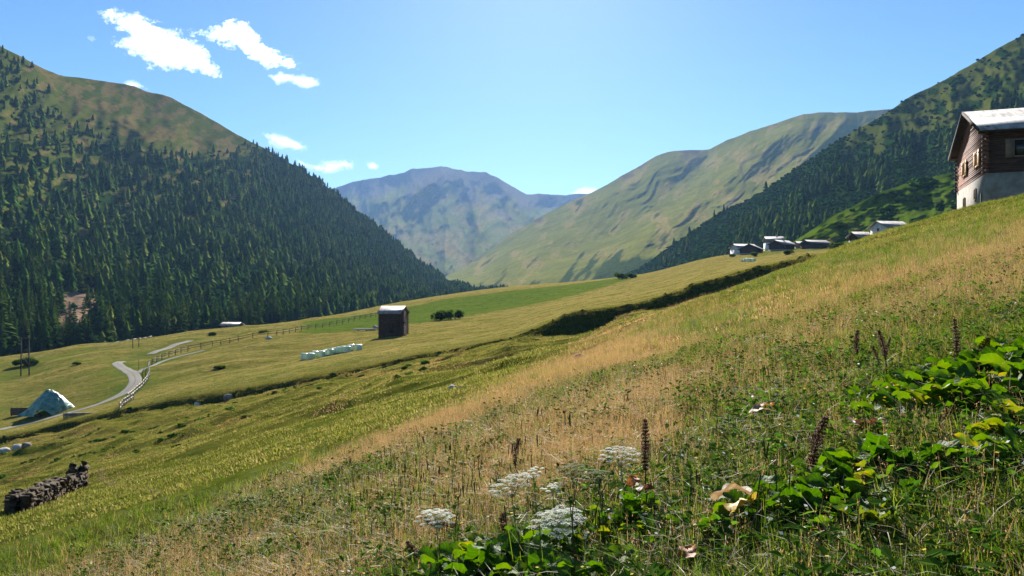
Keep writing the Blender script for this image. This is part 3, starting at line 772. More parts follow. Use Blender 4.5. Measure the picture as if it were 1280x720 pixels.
M_roofham = roof_mat('hamlet_roof', (.10, .09, .082), (.30, .28, .26), .75, spec=.2)
M_rooftin = roof_mat('tin_roof', (.08, .062, .05), (.34, .31, .28), .65, (9, .3, .3))
M_roofdark = roof_mat('dark_shingles', (.05, .045, .042), (.14, .125, .115), .8)
M_under = two_tone('eave_boards', (.022, .013, .009), (.06, .035, .022), 4, .9)
M_frame = two_tone('pale_larch_wood', (.46, .25, .11), (.66, .40, .20), 5, .7, (4, 4, .6))
M_fade = two_tone('faded_boards', (.16, .11, .075), (.26, .19, .13), 5, .85, (4, 4, .6))
m, t, o = nt('window_glass'); bsdf(t, o, (.02, .022, .025), .08, None, .6); M_glass = m
M_post = two_tone('weathered_wood', (.13, .105, .085), (.34, .30, .255), 6, .9, (3, 3, .5))
M_paleplank = two_tone('pale_planks', (.40, .34, .27), (.62, .56, .48), 4, .85)
M_pole = two_tone('tarred_pole', (.035, .028, .022), (.09, .07, .055), 4, .9)
M_conc = two_tone('old_concrete', (.07, .065, .055), (.16, .15, .13), 2, .95)
M_rock = two_tone('pale_rock', (.30, .28, .25), (.52, .50, .46), 3, .9, (1, 1, 1), .6, .05)
M_rockdark = two_tone('brown_rock', (.12, .095, .075), (.27, .23, .19), 2, .95, (1, 1, 1), .6, .05)
M_wrap = two_tone('green_stretch_film', (.46, .58, .38), (.62, .72, .52), 5, .28, (1, 1, 3), .5, .03, .6)

def frame_axes(yaw):
    c, s = math.cos(yaw), math.sin(yaw)
    return np.array([[c, -s, 0], [s, c, 0], [0, 0, 1.0]])

def log_wall(mb, a, b, z0, z1, th=.20, course=.17, gable=None, ends=.22):
    """courses of squared logs from a to b (2D); gable=(apex height) shortens them to a triangle above z1"""
    a = np.array(a, float); b = np.array(b, float); Lw = np.linalg.norm(b - a); d = (b - a) / Lw; n = np.array([-d[1], d[0]])
    z = z0; k = 0
    top = gable or z1
    while z < top - .02:
        hgt = min(course, top - z)
        zc = z + hgt / 2; s0, s1 = -ends * (k % 2 == 0), Lw + ends * (k % 2 == 0)
        if z >= z1:
            f = (zc - z1) / (top - z1); s0, s1 = Lw / 2 * f, Lw - Lw / 2 * f
        if s1 - s0 > .15:
            o_ = rng.normal(0, .016)
            ctr = a + d * (s0 + s1) / 2 + n * o_
            R = np.array([[d[0], n[0], 0], [d[1], n[1], 0], [0, 0, 1]])
            mb.box((ctr[0], ctr[1], zc), (s1 - s0, th + rng.normal(0, .01), hgt * .93), R)
        z += hgt; k += 1
def gable_prism(mb, W, D, z0, z1, zr):
    """solid body: W along x, D along y, ridge along x at zr"""
    x0, x1, y0, y1 = -W/2, W/2, -D/2, D/2
    P = [[x0,y0,z0],[x0,y1,z0],[x0,y1,z1],[x0,0,zr],[x0,y0,z1]]; P += [[x1, p[1], p[2]] for p in P]
    P.append([x0,0,z0]); P.append([x1,0,z0])
    mb.add(P, [[0,5,9,4],[4,9,8,3],[3,8,7,2],[2,7,6,1]], [[0,4,10],[4,3,10],[3,2,10],[2,1,10],[5,11,9],[9,11,8],[8,11,7],[7,11,6]])
def roof_slab(mb, W, D, z1, zr, ohx, ohy, th, ribs=0):
    sl = (zr - z1) / (D / 2)
    for s in (-1, 1):
        y0, y1 = s * (D/2 + ohy), 0.0
        za, zb = z1 - ohy * sl + .04, zr + .04
        P = []
        for x in (-W/2 - ohx, W/2 + ohx):
            for (y, z) in ((y0, za), (y1, zb)): P += [[x, y, z], [x, y, z + th]]
        mb.add(P, [[0,2,3,1],[4,5,7,6],[1,3,7,5],[0,4,6,2],[0,1,5,4],[2,6,7,3]])
        if ribs:
            for x in np.linspace(-W/2 - ohx + .1, W/2 + ohx - .1, ribs):
                mb.bar((x, y0 * .995, za + th + .02), (x, s * .02, zb + th + .02), .06, .05)
def window_set(root, R2, c, nrm, wd, ht, frame_m, shutters=None, name='window'):
    """window standing on a wall at local c with outward normal nrm (x or y axis)"""
    n = np.array(nrm, float); d = np.array([-n[1], n[0], 0]); c = np.array(c, float)
    Rm = np.stack([d, n, [0, 0, 1]], 1)
    mb = MB(); f = .09
    mb.box(c + n*.03 + d*(wd/2-f/2), (f, .10, ht), Rm); mb.box(c + n*.03 - d*(wd/2-f/2), (f, .10, ht), Rm)
    mb.box(c + n*.03 + np.array([0,0,ht/2-f/2]), (wd-2*f-.004, .10, f), Rm); mb.box(c + n*.03 - np.array([0,0,ht/2-f/2]), (wd-2*f-.004, .10, f), Rm)
    mb.box(c + n*.02, (.05, .06, ht-2*f-.004), Rm)
    w_ = mb.build(name, frame_m, root)
    g = MB(); g.box(c + n*.004, (wd-2*f-.01, .03, ht-2*f-.01), Rm); g.build('pane', M_glass, w_)
    if shutters:
        for s in (-1, 1):
            sh = MB(); sh.box(c + n*.07 + d*s*(wd/2 + .27), (.48, .05, ht + .06), Rm)
            sh.box(c + n*.11 + d*s*(wd/2 + .27) + np.array([0,0,ht*.3]), (.46, .02, .09), Rm); sh.box(c + n*.11 + d*s*(wd/2 + .27) - np.array([0,0,ht*.3]), (.46, .02, .09), Rm)
            sh.build('shutter', shutters, root)
    return w_

# ---- the big timber house on the right
yaw = -math.radians(21)
C0 = at(1232, 252, 60); Wc, Dc = 17.0, 12.9
Rz = frame_axes(yaw); ctr = np.array(C0) + Rz @ np.array([Wc/2, Dc/2, 0])
zst = 10.34 - C0.z; zev = 13.75 - C0.z; zrd = 16.25 - C0.z
house = empty('timber_house', (ctr[0], ctr[1], C0.z), yaw, 1, 'large old timber house on whitewashed stone base at the top of the slope', 'house')
mb = MB(); mb.box((0, 0, zst/2 - 1.2), (Wc, Dc, zst + 2.4)); mb.build('stone_base', M_plinth, house)
mb = MB(); log_wall(mb, (Wc/2, -Dc/2 + .12), (-Wc/2, -Dc/2 + .12), zst, zev + .1)
log_wall(mb, (-Wc/2, Dc/2 - .12), (Wc/2, Dc/2 - .12), zst, zev + .1)
mb.build('wall', M_log, house)
mb = MB(); log_wall(mb, (-Wc/2 + .1, -Dc/2), (-Wc/2 + .1, Dc/2), zst, zev, gable=zrd - .1); log_wall(mb, (Wc/2 - .1, Dc/2), (Wc/2 - .1, -Dc/2), zst, zev, gable=zrd - .1)
mb.build('gable_wall', M_logred, house)
mb = MB(); roof_slab(mb, Wc, Dc, zev, zrd, .55, .9, .10, 0); rf = mb.build('roof', M_roof, house)
mb = MB(); roof_slab(mb, Wc - .02, Dc - .02, zev - .13, zrd - .13, .52, .87, .12)
for y, z in ((-Dc/2 + .1, zev - .25), (-Dc/4, (zev + zrd)/2 - .28), (0, zrd - .32), (Dc/4, (zev + zrd)/2 - .28), (Dc/2 - .1, zev - .25)):
    mb.bar((-Wc/2 - .5, y, z), (-Wc/2 + .6, y, z), .2, .22); mb.bar((Wc/2 + .5, y, z), (Wc/2 - .6, y, z), .2, .22)
mb.build('rafters', M_under, house)
mb = MB(); mb.tube([(-Wc/2 - .5, -Dc/2 - .97, zev - .38), (Wc/2 + .5, -Dc/2 - .97, zev - .38)], .07, 8); mb.build('gutter', M_under, house)
mb = MB(); sl_ = (zrd - zev) / (Dc/2)
for s in (-1, 1): mb.bar((-Wc/2 - .58, s * (Dc/2 + .92), zev - .9 * sl_ + .05), (-Wc/2 - .58, 0, zrd + .05), .05, .24)
mb.build('barge_board', M_under, house)
gx = -Wc/2 - .01
for s in (3.1, 8.7):
    window_set(house, None, (gx - .02, -Dc/2 + s, 11.9 - C0.z), (-1, 0, 0), 1.25, 1.25, M_frame, M_frame)
for s, z in ((4.0, 9.15), (9.0, 8.95)):
    window_set(house, None, (gx, -Dc/2 + s, z - C0.z), (-1, 0, 0), .8, .95, M_fade)
mb = MB(); mb.box((gx - .03, -Dc/2 + 1.55, .15), (.06, .22, 1.3)); mb.build('drain_pipe', M_darkstone, house)
window_set(house, None, (-Wc/2 + 2.6, -Dc/2 - .0, 12.15 - C0.z), (0, -1, 0), 1.6, 1.35, M_fade, M_fade)
window_set(house, None, (-Wc/2 + 7.5, -Dc/2 - .0, 12.15 - C0.z), (0, -1, 0), 1.6, 1.35, M_fade, M_fade)
for s in (4.2, 9.5, 13): window_set(house, None, (-Wc/2 + s, -Dc/2 + .0, 9.3 - C0.z), (0, -1, 0), .7, .6, M_fade)

# ---- small barn in the middle of the field
b0 = hit(492, 419.5, 100); yw = math.radians(-13)
barn = empty('hay_barn', b0, yw, 1, 'small dark hay barn with pale tin roof alone in the mown field', 'barn')
Wb, Db, hw, hr_ = 4.9, 5.0, 5.0, 6.35
mb = MB(); mb.box((0, 0, -.45), (Wb + .1, Db + .1, 1.5), jit=.02); mb.build('stone_base', M_darkstone, barn)
mb = MB(); log_wall(mb, (Wb/2, -Db/2 + .1), (-Wb/2, -Db/2 + .1), .3, hw); log_wall(mb, (-Wb/2, Db/2 - .1), (Wb/2, Db/2 - .1), .3, hw)
log_wall(mb, (-Wb/2 + .1, -Db/2), (-Wb/2 + .1, Db/2), .3, hw, gable=hr_); log_wall(mb, (Wb/2 - .1, Db/2), (Wb/2 - .1, -Db/2), .3, hw, gable=hr_)
mb.build('wall', M_log, barn)
mb = MB(); roof_slab(mb, Wb, Db, hw, hr_, .35, .4, .07, 10); mb.build('roof', M_rooftin, barn)
mb = MB(); mb.box((Wb/2 + .28, -.4, 2.9), (.55, 1.8, .14)); mb.bar((Wb/2 + .05, -1.1, 2.2), (Wb/2 + .5, -1.1, 2.82), .1); mb.bar((Wb/2 + .05, .4, 2.2), (Wb/2 + .5, .4, 2.82), .1); mb.build('side_shelf', M_log, barn)
mb = MB(); mb.box((.6, -Db/2 - .03, 1.7), (1.0, .06, 1.9)); dr = mb.build('door', M_under, barn)
mb = MB(); mb.box((.95, -Db/2 - .075, 1.7), (.06, .03, .2)); mb.build('handle', M_post, dr)

# ---- hamlet
def cottage(name, px, py, d, yaw_, W, D, hw, hr, mats, label, base=1.2, windows=(), chimney=False, cat='house'):
    """mats: base, wall, roof"""
    p = at(px, py, d); r_ = empty(name, p, math.radians(yaw_), 1, label, cat)
    mb = MB(); mb.box((0, 0, base/2 - 1.0), (W, D, base + 2.0)); mb.build('stone_base', mats[0], r_)
    mb = MB(); gable_prism(mb, W - .12, D - .12, base, hw, hr); mb.build('wall', mats[1], r_)
    mb = MB(); roof_slab(mb, W, D, hw, hr, .5, .7, .18); rf_ = mb.build('roof', mats[2], r_)
    if chimney:
        mb = MB(); mb.box((W*.2, D*.1, hr + .5), (.6, .6, 1.4)); mb.box((W*.2, D*.1, hr + 1.25), (.75, .75, .1)); mb.build('chimney', M_stone, rf_)
    for (face, s, z, ww, wh) in windows:
        if face == 'f': window_set(r_, None, (s, -D/2 + .05, z), (0, -1, 0), ww, wh, M_fade)
        else: window_set(r_, None, (-W/2 + .05, s, z), (-1, 0, 0), ww, wh, M_fade)
    return r_
cottage('farmhouse', 929.5, 319.5, 366, 12, 9.6, 7.5, 3.6, 5.2, (M_white, M_white, M_roofham), 'white walled farmhouse with pale roof leftmost in the hamlet', 2.6, [('f', -3.4, 2.3, .8, .9), ('f', -1.6, 2.3, .8, .9), ('l', 0, 2.6, .9, 1)])
cottage('barn', 939, 319, 348, 58, 6.5, 8.6, 2.6, 4.7, (M_stone, M_log, M_roofdark), 'low dark barn with gable in front of the white farmhouse', .9, [('f', 1.2, 1.6, .9, .9)], cat='barn')
cottage('farmhouse', 967, 312, 385, -6, 8.0, 7.5, 4.4, 6.2, (M_white, M_fade, M_roofham), 'pale roofed farmhouse standing behind the dark timber cottage of the hamlet', 3.2, [('f', -3, 2.4, .9, 1.0), ('f', 2.5, 2.4, .9, 1.0)], True)
cottage('cottage', 977, 316.5, 352, 36, 9.2, 7.2, 3.9, 5.6, (M_stone, M_log, M_roofham), 'dark timber cottage with pale roof edge in the hamlet centre', 1.6, [('l', -1.4, 3.0, .9, .9), ('l', 1.4, 3.0, .9, .9), ('f', -2.5, 2.6, .8, .8)], True)
cottage('barn', 1019, 317, 347, 16, 10.0, 7.5, 4.3, 5.8, (M_white, M_log, M_roofdark), 'big dark roofed barn on a light stone base at right end of hamlet', 2.0, [('f', -3.5, 1.1, 1.2, 1.4), ('f', .5, 3.1, .9, .8), ('f', 3, 3.1, .9, .8)], cat='barn')
cottage('shed', 1002, 312.5, 372, 5, 5.0, 4.5, 2.6, 3.9, (M_stone, M_fade, M_roofham), 'small pale roofed shed between two dark timber buildings of hamlet', .6, cat='shed')
cottage('cottage', 1075, 303, 208, 10, 4.0, 4.0, 1.5, 2.6, (M_stone, M_log, M_roofham), 'little hut with pale roof just showing over the grassy crest', .5, cat='hut')
cottage('farmhouse', 1112, 299, 205, 14, 7.0, 6.0, 3.1, 4.5, (M_white, M_white, M_roofham), 'farmhouse with white gable and bright roof half hidden by the crest', 1.5, [('l', 0, 2.4, .8, .8)])
cottage('shed', 290, 412, 275, -6, 5.8, 4.2, 1.7, 2.4, (M_conc, M_fade, M_rooftin), 'low shed with white roof at the edge of the forest on the left', .8, [('f', -1, 1.2, .7, .6)], cat='shed')

# ---- wrapped bales
def bale_mesh(r):
    prof = [(0, 0), (.50, 0), (.60, .05), (.64, .16), (.65, .6), (.63, 1.06), (.58, 1.17), (.45, 1.21), (0, 1.22)]
    n = 18; V = []; Q = []
    for j, (R, z) in enumerate(prof):
        for k in range(n):
            a = 2*math.pi*k/n; rr = R * (1 + r.normal(0, .012))
            V.append([rr*math.cos(a), rr*math.sin(a), z + r.normal(0, .008)])
    for j in range(len(prof)-1):
        for k in range(n): Q.append([j*n+k, j*n+(k+1) % n, (j+1)*n+(k+1) % n, (j+1)*n+k])
    return raw_mesh('bale', V, np.array(Q), True)
bms = [bale_mesh(np.random.default_rng(600+k)) for k in range(4)]
for b_ in bms: b_.materials.append(M_wrap)
bl = [(155,455,'lone wrapped bale at the left end of the pale green row'), (197,453,'wrapped bale second from the left end of the pale green row'), (222,442,'wrapped bale third from the left, close behind the second'),
      (268,437,'wrapped bale fourth from the left, after the first gap'), (295,430,'wrapped bale fifth from the left in the pale green row'), (322,426,'wrapped bale sixth from the left near the middle of row'),
      (352,419,'wrapped bale seventh from the left in the pale green row'), (380,413,'wrapped bale eighth from the left in the pale green row'), (405,409,'wrapped bale ninth from the left in the pale green row'),
      (432,408,'wrapped bale in front at the right end of the closed row'), (455,396,'wrapped bale behind the right end of the closed row'), (505,396,'single wrapped bale standing apart on the right towards the barn')]
for k, (zx, zy, lab) in enumerate(bl):
    p = hit(350 + zx/5.12, 360 + (zy + 4)/5.12, 110)
    b_ = bpy.data.objects.new('wrapped_bale', bms[k % 4]); COL.objects.link(b_); b_.location = p; b_.rotation_euler = (rng.normal(0, .04), rng.normal(0, .04), rng.uniform(0, 6)); b_.scale = (1.02, 1.02, .98)
    tag(b_, lab, 'hay bale', 'wrapped bales in the mown field')
for k in range(7):
    p = hit(928 + k * 2.55, 327.8 - .12 * k, 200)
    b_ = bpy.data.objects.new('wrapped_bale', bms[k % 4]); COL.objects.link(b_); b_.location = p; b_.scale = (.62, .62, .75); b_.rotation_euler = (0, 0, k)
    tag(b_, 'tiny dark bale in the short row below the hamlet', 'hay bale', 'bales below the hamlet')

# ---- tarpaulin heap beside the road
p0 = hit(60, 517, 60); 
heap = empty('covered_heap', p0, math.radians(-12), 1, 'heap under a mint green tarpaulin beside the gravel road', 'tarpaulin heap')
nx, ny = 46, 36; X, Y = np.meshgrid(np.linspace(-1, 1, nx), np.linspace(-1, 1, ny), indexing='ij')
ridge_h = np.interp(X, [-1, -.85, -.55, -.25, .0, .35, .6, .82, .95, 1], [.02, .9, 2.2, 3.5, 4.05, 3.9, 3.35, 2.5, 1.4, .0])
prof = np.clip(1 - np.abs(Y + .08 * np.sin(3 * X)) ** 1.15, 0, 1)
Zt = ridge_h * prof ** .45 + 0.55 * fbm(X * 3.2, Y * 2.5, 4, 211) * prof * (ridge_h > .2) + .10 * ridged(X * 4 + Y * 2, Y * 3, 3, 212) * prof
Vt = np.stack([X * 3.6, Y * 2.9, Zt - .12], -1).reshape(-1, 3)
m, t, o = nt('mint_tarpaulin')
n_ = noise(t, 1.1, 5, .65, coords(t, 'Object')); c_ = ramp(t, n_.outputs[0], [(.35, (.030, .105, .075)), (.66, (.24, .42, .33))])
p_ = bsdf(t, None, c_.outputs[0], .34, bump(t, n_.outputs[0], .9, .25), .6); tr_ = N(t, 'ShaderNodeBsdfTranslucent'); tr_.inputs[0].default_value = (.10, .30, .22, 1)
mx = N(t, 'ShaderNodeMixShader'); mx.inputs[0].default_value = .12; L(t, p_.outputs[0], mx.inputs[1]); L(t, tr_.outputs[0], mx.inputs[2]); L(t, mx.outputs[0], o.inputs[0])
obj_from('tarpaulin', raw_mesh('tarpaulin', Vt, grid_quads(nx, ny), True), m, heap)
mb = MB()
for k in range(9): 
    a = k * .7; mb.tube([(3.4*math.cos(a), 2.7*math.sin(a), -.05), (3.4*math.cos(a) + .05, 2.7*math.sin(a), .3)], [.36, .3], 10)
mb.build('weight_tyre', M_pole, heap)
# low plank wall left of it, culvert wall right of it
p = hit(26, 519, 60); mb = MB()
for k in range(4): mb.box((0, 0, .16 + k * .31), (3.4 + rng.normal(0, .05), .14, .29))
for x in (-1.6, 0, 1.6): mb.box((x, .14, .55), (.16, .14, 1.5))
ob = tag(mb.build('plank_wall', M_pole), 'low dark plank wall left of the tarpaulin heap', 'wall'); ob.location = p; ob.rotation_euler = (0, 0, .06)
p = hit(98, 520, 60); mb = MB(); mb.box((0, .15, -.1), (4.0, .35, 1.1), jit=.03); mb.box((-1.8, 1.0, -.1), (.3, 1.3, 1.04), jit=.02); mb.box((1.8, 1.0, -.1), (.3, 1.3, 1.04), jit=.02)
ob = tag(mb.build('culvert_wall', M_conc), 'low concrete culvert wall on the near side of the gravel road', 'wall'); ob.location = p; ob.rotation_euler = (0, 0, .16)

# ---- gravel road, draped over the ground
m, t, o = nt('gravel')
a_ = N(t, 'ShaderNodeAttribute', attribute_name='track'); n_ = noise(t, 3, 6, .7, coords(t, 'Object')); n2_ = noise(t, .5, 4, .6, coords(t, 'Object'))
gcol = ramp(t, n_.outputs[0], [(.3, (.125, .112, .095)), (.7, (.26, .235, .205))]); grs = ramp(t, n_.outputs[0], [(.3, (.075, .082, .022)), (.7, (.15, .14, .05))])
f_ = N(t, 'ShaderNodeMath', operation='MULTIPLY_ADD'); L(t, n2_.outputs[0], f_.inputs[0]); f_.inputs[1].default_value = .6; L(t, a_.outputs['Fac'], f_.inputs[2])
mr = N(t, 'ShaderNodeMapRange'); L(t, f_.outputs[0], mr.inputs[0]); mr.inputs[1].default_value = .62; mr.inputs[2].default_value = .95
bsdf(t, o, mix(t, mr.outputs[0], gcol.outputs[0], grs.outputs[0]), .95, bump(t, n_.outputs[0], .6, .05), .1); M_gravel = m
def road(name, pix, width, label, dens=1.2, mat=M_gravel, dmin=60):
    P = np.array([hit(a, b, dmin)[:2] for a, b in pix])
    for _ in range(3):                                    # corner cutting
        q = np.empty((2 * len(P) - 2, 2)); q[0::2] = .75 * P[:-1] + .25 * P[1:]; q[1::2] = .25 * P[:-1] + .75 * P[1:]
        P = np.concatenate([P[:1], q, P[-1:]])
    s_ = np.concatenate([[0], np.cumsum(np.linalg.norm(np.diff(P, axis=0), axis=1))]); n = int(s_[-1] / dens) + 2
    u = np.linspace(0, s_[-1], n); C = np.stack([np.interp(u, s_, P[:, 0]), np.interp(u, s_, P[:, 1])], 1)
    tg = np.gradient(C, axis=0); tg /= np.linalg.norm(tg, axis=1)[:, None]; nn = np.stack([-tg[:, 1], tg[:, 0]], 1)
    k = 13; off = np.linspace(-.5, .5, k)
    wv = width * (1 + .10 * fbm(u / 4, u * 0, 3, 221))
    XY = C[:, None, :] + nn[:, None, :] * (off[None, :] * wv[:, None])[..., None]
    Z = gzs(XY[..., 0], XY[..., 1]); Zc = np.minimum(Z, Z); Zs = Z + .07 - .05 * (np.abs(off)[None, :] > .49)
    me = raw_mesh(name, np.concatenate([XY, Zs[..., None]], -1).reshape(-1, 3), grid_quads(n, k)[:, ::-1], True)
    tr = np.exp(-(off / .10) ** 2) * .62 + smooth01(np.abs(off), .40, .5) * .55
    add_attr(me, 'track', np.repeat(np.tile(tr, n)[:, None], 3, 1))
    ob = tag(obj_from(name, me, mat), label, 'road', kind='structure'); return ob
road('road', [(-60, 549), (0, 536.5), (40, 528), (75, 519.5), (105, 511), (130, 503), (152, 493.5), (164, 485), (170, 477), (168, 469.5), (160, 463.5), (152, 459), (147, 456), (146, 453.5), (152, 451.8)], 2.2, 'narrow gravel road curving through the lower meadow')
road('road', [(172, 466.5), (182, 460.5), (196, 454), (212, 449), (232, 443.5), (255, 438)], 1.2, 'faint track branching off beside the long fence')
road('road', [(188, 443), (200, 438), (214, 433), (226, 429), (238, 426)], 2.3, 'far piece of the gravel road towards the forest')

# ---- fences
def fence(name, pix, step, ph, label, rails=(), pr=.055, rail_mat=None, post_mat=None, lean=.05, dmin=60, wire=False):
    P = np.array([hit(a, b, dmin)[:2] for a, b in pix]); s_ = np.concatenate([[0], np.cumsum(np.linalg.norm(np.diff(P, axis=0), axis=1))])
    n = max(2, int(round(s_[-1] / step)) + 1); u = np.linspace(0, s_[-1], n)
    C = np.stack([np.interp(u, s_, P[:, 0]), np.interp(u, s_, P[:, 1])], 1); Z = gzs(C[:, 0], C[:, 1])
    r_ = empty(name, (C[0, 0], C[0, 1], Z[0]), 0, 1, label, 'fence'); o3 = np.array(r_.location)
    for i in range(n):
        b = np.array([C[i, 0], C[i, 1], Z[i]]) - o3; hgt = ph * rng.uniform(.85, 1.12)
        mb = MB(); mb.tube([b + (0, 0, -.3), b + (rng.normal(0, lean), rng.normal(0, lean), hgt)], [pr, pr * .9], 7); mb.build('post', post_mat or M_post, r_)
    for i in range(n - 1):
        for f in rails:
            a = np.array([C[i, 0], C[i, 1], Z[i] + ph * f + rng.normal(0, .03)]) - o3; b = np.array([C[i+1, 0], C[i+1, 1], Z[i+1] + ph * f + rng.normal(0, .03)]) - o3
            mb = MB(); mb.bar(a + (0, -.05, 0), b + (0, -.05, 0), .05 if not wire else .02, .13 if not wire else .02); mb.build('rail', rail_mat or M_post, r_)
    return r_
fence('rail_fence', [(149.5, 515), (156, 507), (167, 500)], 1.25, 1.25, 'short rail fence of bleached planks where the road meets the brook', (.4, .85), .07, M_paleplank)
fence('rail_fence', [(159, 501), (168, 493), (178, 485), (184, 477), (187, 470), (186, 463.5), (187, 457.5)], 2.3, 1.2, 'bleached rail fence bending along the gravel road', (.45, .9), .07, M_paleplank)
fence('post_fence', [(190, 456.5), (201, 450.5), (212, 446.5), (232, 440), (262, 433), (300, 427), (340, 420.5), (380, 413.5), (420, 406.5), (445, 401.5), (470, 396)], 3.6, 1.4, 'long post fence running along the field towards the dark barn', (.5, .88), .10, M_pole, M_pole, .08)
fence('rail_fence', [(118, 437), (140, 432.5), (165, 428), (190, 423.5)], 3.5, 1.0, 'low rail fence on the meadow rim before the forest', (.9,), .06, M_paleplank)

# ---- poles
def pole(px, pb, pt, label, r=.12, name='wooden_pole', mat=M_pole):
    p = hit(px, pb, 60); h_ = (pb - pt) / F * p.y
    mb = MB(); mb.tube([(0, 0, -.5), (rng.normal(0, .05), 0, h_)], [r, r * .75], 8); mb.tube([(rng.normal(0, .01), 0, h_), (0, 0, h_ + r)], [r * .8, .01], 8)
    ob = tag(mb.build(name, mat), label, 'pole'); ob.location = p; return ob
pa = hit(26, 470, 60); pb_ = hit(36.5, 469, 60); hp = 48 / F * pa.y
hf_ = empty('utility_pole', pa, 0, 1, 'double wooden power pole joined by a crossarm in the left meadow', 'power pole'); dv = np.array(pb_ - pa)
mb = MB(); mb.tube([(0, 0, -.6), (.1, 0, hp)], [.16, .11], 8); mb.build('pole', M_pole, hf_)
mb = MB(); mb.tube([dv + (0, 0, -.6), (dv[0] - .1, dv[1], hp)], [.16, .11], 8); mb.build('pole', M_pole, hf_)
mb = MB(); mb.bar((-.9, 0, hp - .35), (dv[0] + 1.4, dv[1], hp - .3), .14, .18); mb.build('crossarm', M_pole, hf_)
for x in (-.7, dv[0]/2, dv[0] + 1.2):
    mb = MB(); mb.tube([(x, dv[1] * .5, hp - .3), (x, dv[1] * .5, hp - .1), (x, dv[1] * .5, hp + .12)], [.04, .08, .05], 8); mb.build('insulator', M_conc, hf_)
mb = MB(); mb.bar((0, 0, hp * .25), (dv[0], dv[1], hp * .62), .08); mb.bar((dv[0], dv[1], hp * .25), (0, 0, hp * .62), .08); mb.build('brace', M_pole, hf_)
pole(166, 435.5, 421.5, 'left post of the short pair standing beyond the road bend')
pole(173.5, 434, 421.5, 'right post of the short pair standing beyond the road bend')
pole(173.5, 462, 449, 'thin marker post at the road fork', .06)
pole(321, 405, 389, 'thin tall pole near the low white roofed shed', .10)

# ---- stone ruin in the lower left
def stone(mb, c, s, r):
    bm = bmesh.new(); bmesh.ops.create_icosphere(bm, subdivisions=1, radius=.5)
    V = np.array([v.co[:] for v in bm.verts]); T = [[v.index for v in f.verts] for f in bm.faces]; bm.free()
    V = np.sign(V) * np.abs(V) ** .75 * 1.05
    V *= (1 + r.normal(0, .09, (len(V), 1))); V *= np.array(s); a = r.uniform(0, 6.28); ca, sa = math.cos(a), math.sin(a)
    V = np.stack([V[:, 0]*ca - V[:, 1]*sa, V[:, 0]*sa + V[:, 1]*ca, V[:, 2]], 1) + np.array(c); mb.add(V, None, T)
def stone_wall(a, b, base_h, parent, o3, r):
    a = np.array(a); b = np.array(b); Lw = np.linalg.norm(b - a); mb = MB()
    n = int(Lw / .18)
    for i in range(n):
        f = (i + .5) / n; x, y = a + (b - a) * f; g = gz(x, y); H = base_h(f) * r.uniform(.85, 1.12); z = -.25
        while z < H:
            hh = r.uniform(.10, .22)
            for w_ in (-.2, .2):
                dx, dy = r.normal(0, .04, 2); q = (b - a) / Lw
                a_ = math.atan2(q[1], q[0]) + r.normal(0, .25); ca, sa = math.cos(a_), math.sin(a_); tl = r.normal(0, .10)
                mb.box((x - q[1]*w_ + dx - o3[0], y + q[0]*w_ + dy - o3[1], g + z + hh/2 - o3[2]), (r.uniform(.12, .38), r.uniform(.16, .34), hh * r.uniform(.7, 1.1)), np.array([[ca, -sa, tl], [sa, ca, 0], [-tl, 0, 1]]), .055)
            z += hh
    return mb.build('stone_wall', M_darkstone, parent)
rr = np.random.default_rng(31)
q1, q2 = hit(24, 641, 30), hit(100, 612, 30); 
dirw = np.array([q2.x - q1.x, q2.y - q1.y]); Lr = np.linalg.norm(dirw); dirw /= Lr; nw = np.array([-dirw[1], dirw[0]])
A_ = np.array([q1.x, q1.y]); B_ = np.array([q2.x, q2.y]); Cc = np.array(onground(21, A_[1] + 4.6)[:2]); Ce = np.array(onground(66, A_[1] + 7.0)[:2]); Dd = np.array(onground(93, B_[1] + 1.8)[:2])
ruin = empty('stone_ruin', q1, 0, 1, 'roofless ruin of dark dry stone walls in the lower left meadow', 'ruin'); o3 = np.array(ruin.location)
stone_wall(A_, B_, lambda f: .52 + .22 * f, ruin, o3, rr); stone_wall(A_, Cc, lambda f: .50 - .1 * f, ruin, o3, rr)
stone_wall(Cc, Ce, lambda f: .7 - .35 * f, ruin, o3, rr); stone_wall(B_, Dd, lambda f: 1.2 - .7 * f, ruin, o3, rr)

# ---- single rocks
def rock(px, py, wpx, hpx, mat, label, dmin=20, name='rock'):
    p = hit(px, py, dmin); s = p.y / F; mb = MB(); r = np.random.default_rng(int(px * 7 + py))
    bm = bmesh.new(); bmesh.ops.create_icosphere(bm, subdivisions=3, radius=.5); V = np.array([v.co[:] for v in bm.verts]); T = [[v.index for v in f.verts] for f in bm.faces]; bm.free()
    V = np.sign(V) * np.abs(V) ** .8; V *= (1 + .35 * fbm(V[:, 0] * 2.3 + px, V[:, 1] * 2.3 + V[:, 2] * 1.7, 4, 231))[:, None]
    V *= np.array([wpx * s, wpx * s * .8, hpx * s * 1.5]); V[:, 2] += hpx * s * .1
    mb.add(V, None, T); ob = tag(mb.build(name, mat), label, 'rock'); ob.location = p; return ob
rock(566, 486, 9, 5, M_rock, 'pale rock alone in the green terraces at mid slope')
rock(575, 485, 5, 3, M_rockdark, 'small grey rock just right of the pale rock on terraces')
rock(725, 449, 15, 7, M_rockdark, 'brown boulder in the slope below the dark bank')
rock(247, 508, 7, 6, M_rock, 'pale stone by the brook below the mown field')
rock(286, 498, 12, 5, M_rockdark, 'grey boulder on the brook edge right of the pale stone')
rock(5, 566, 14, 6, M_rock, 'white boulder at the brook in the far left meadow', 60)
rock(22, 561, 11, 6, M_rock, 'pale boulder in the brook bed between two boulders on the left', 60)
rock(33, 558, 10, 5, M_rockdark, 'grey boulder at the right end of the brook boulders', 60)
rock(124, 697, 6, 7, M_rockdark, 'small dark stump like rock beside the pale footpath', 5)
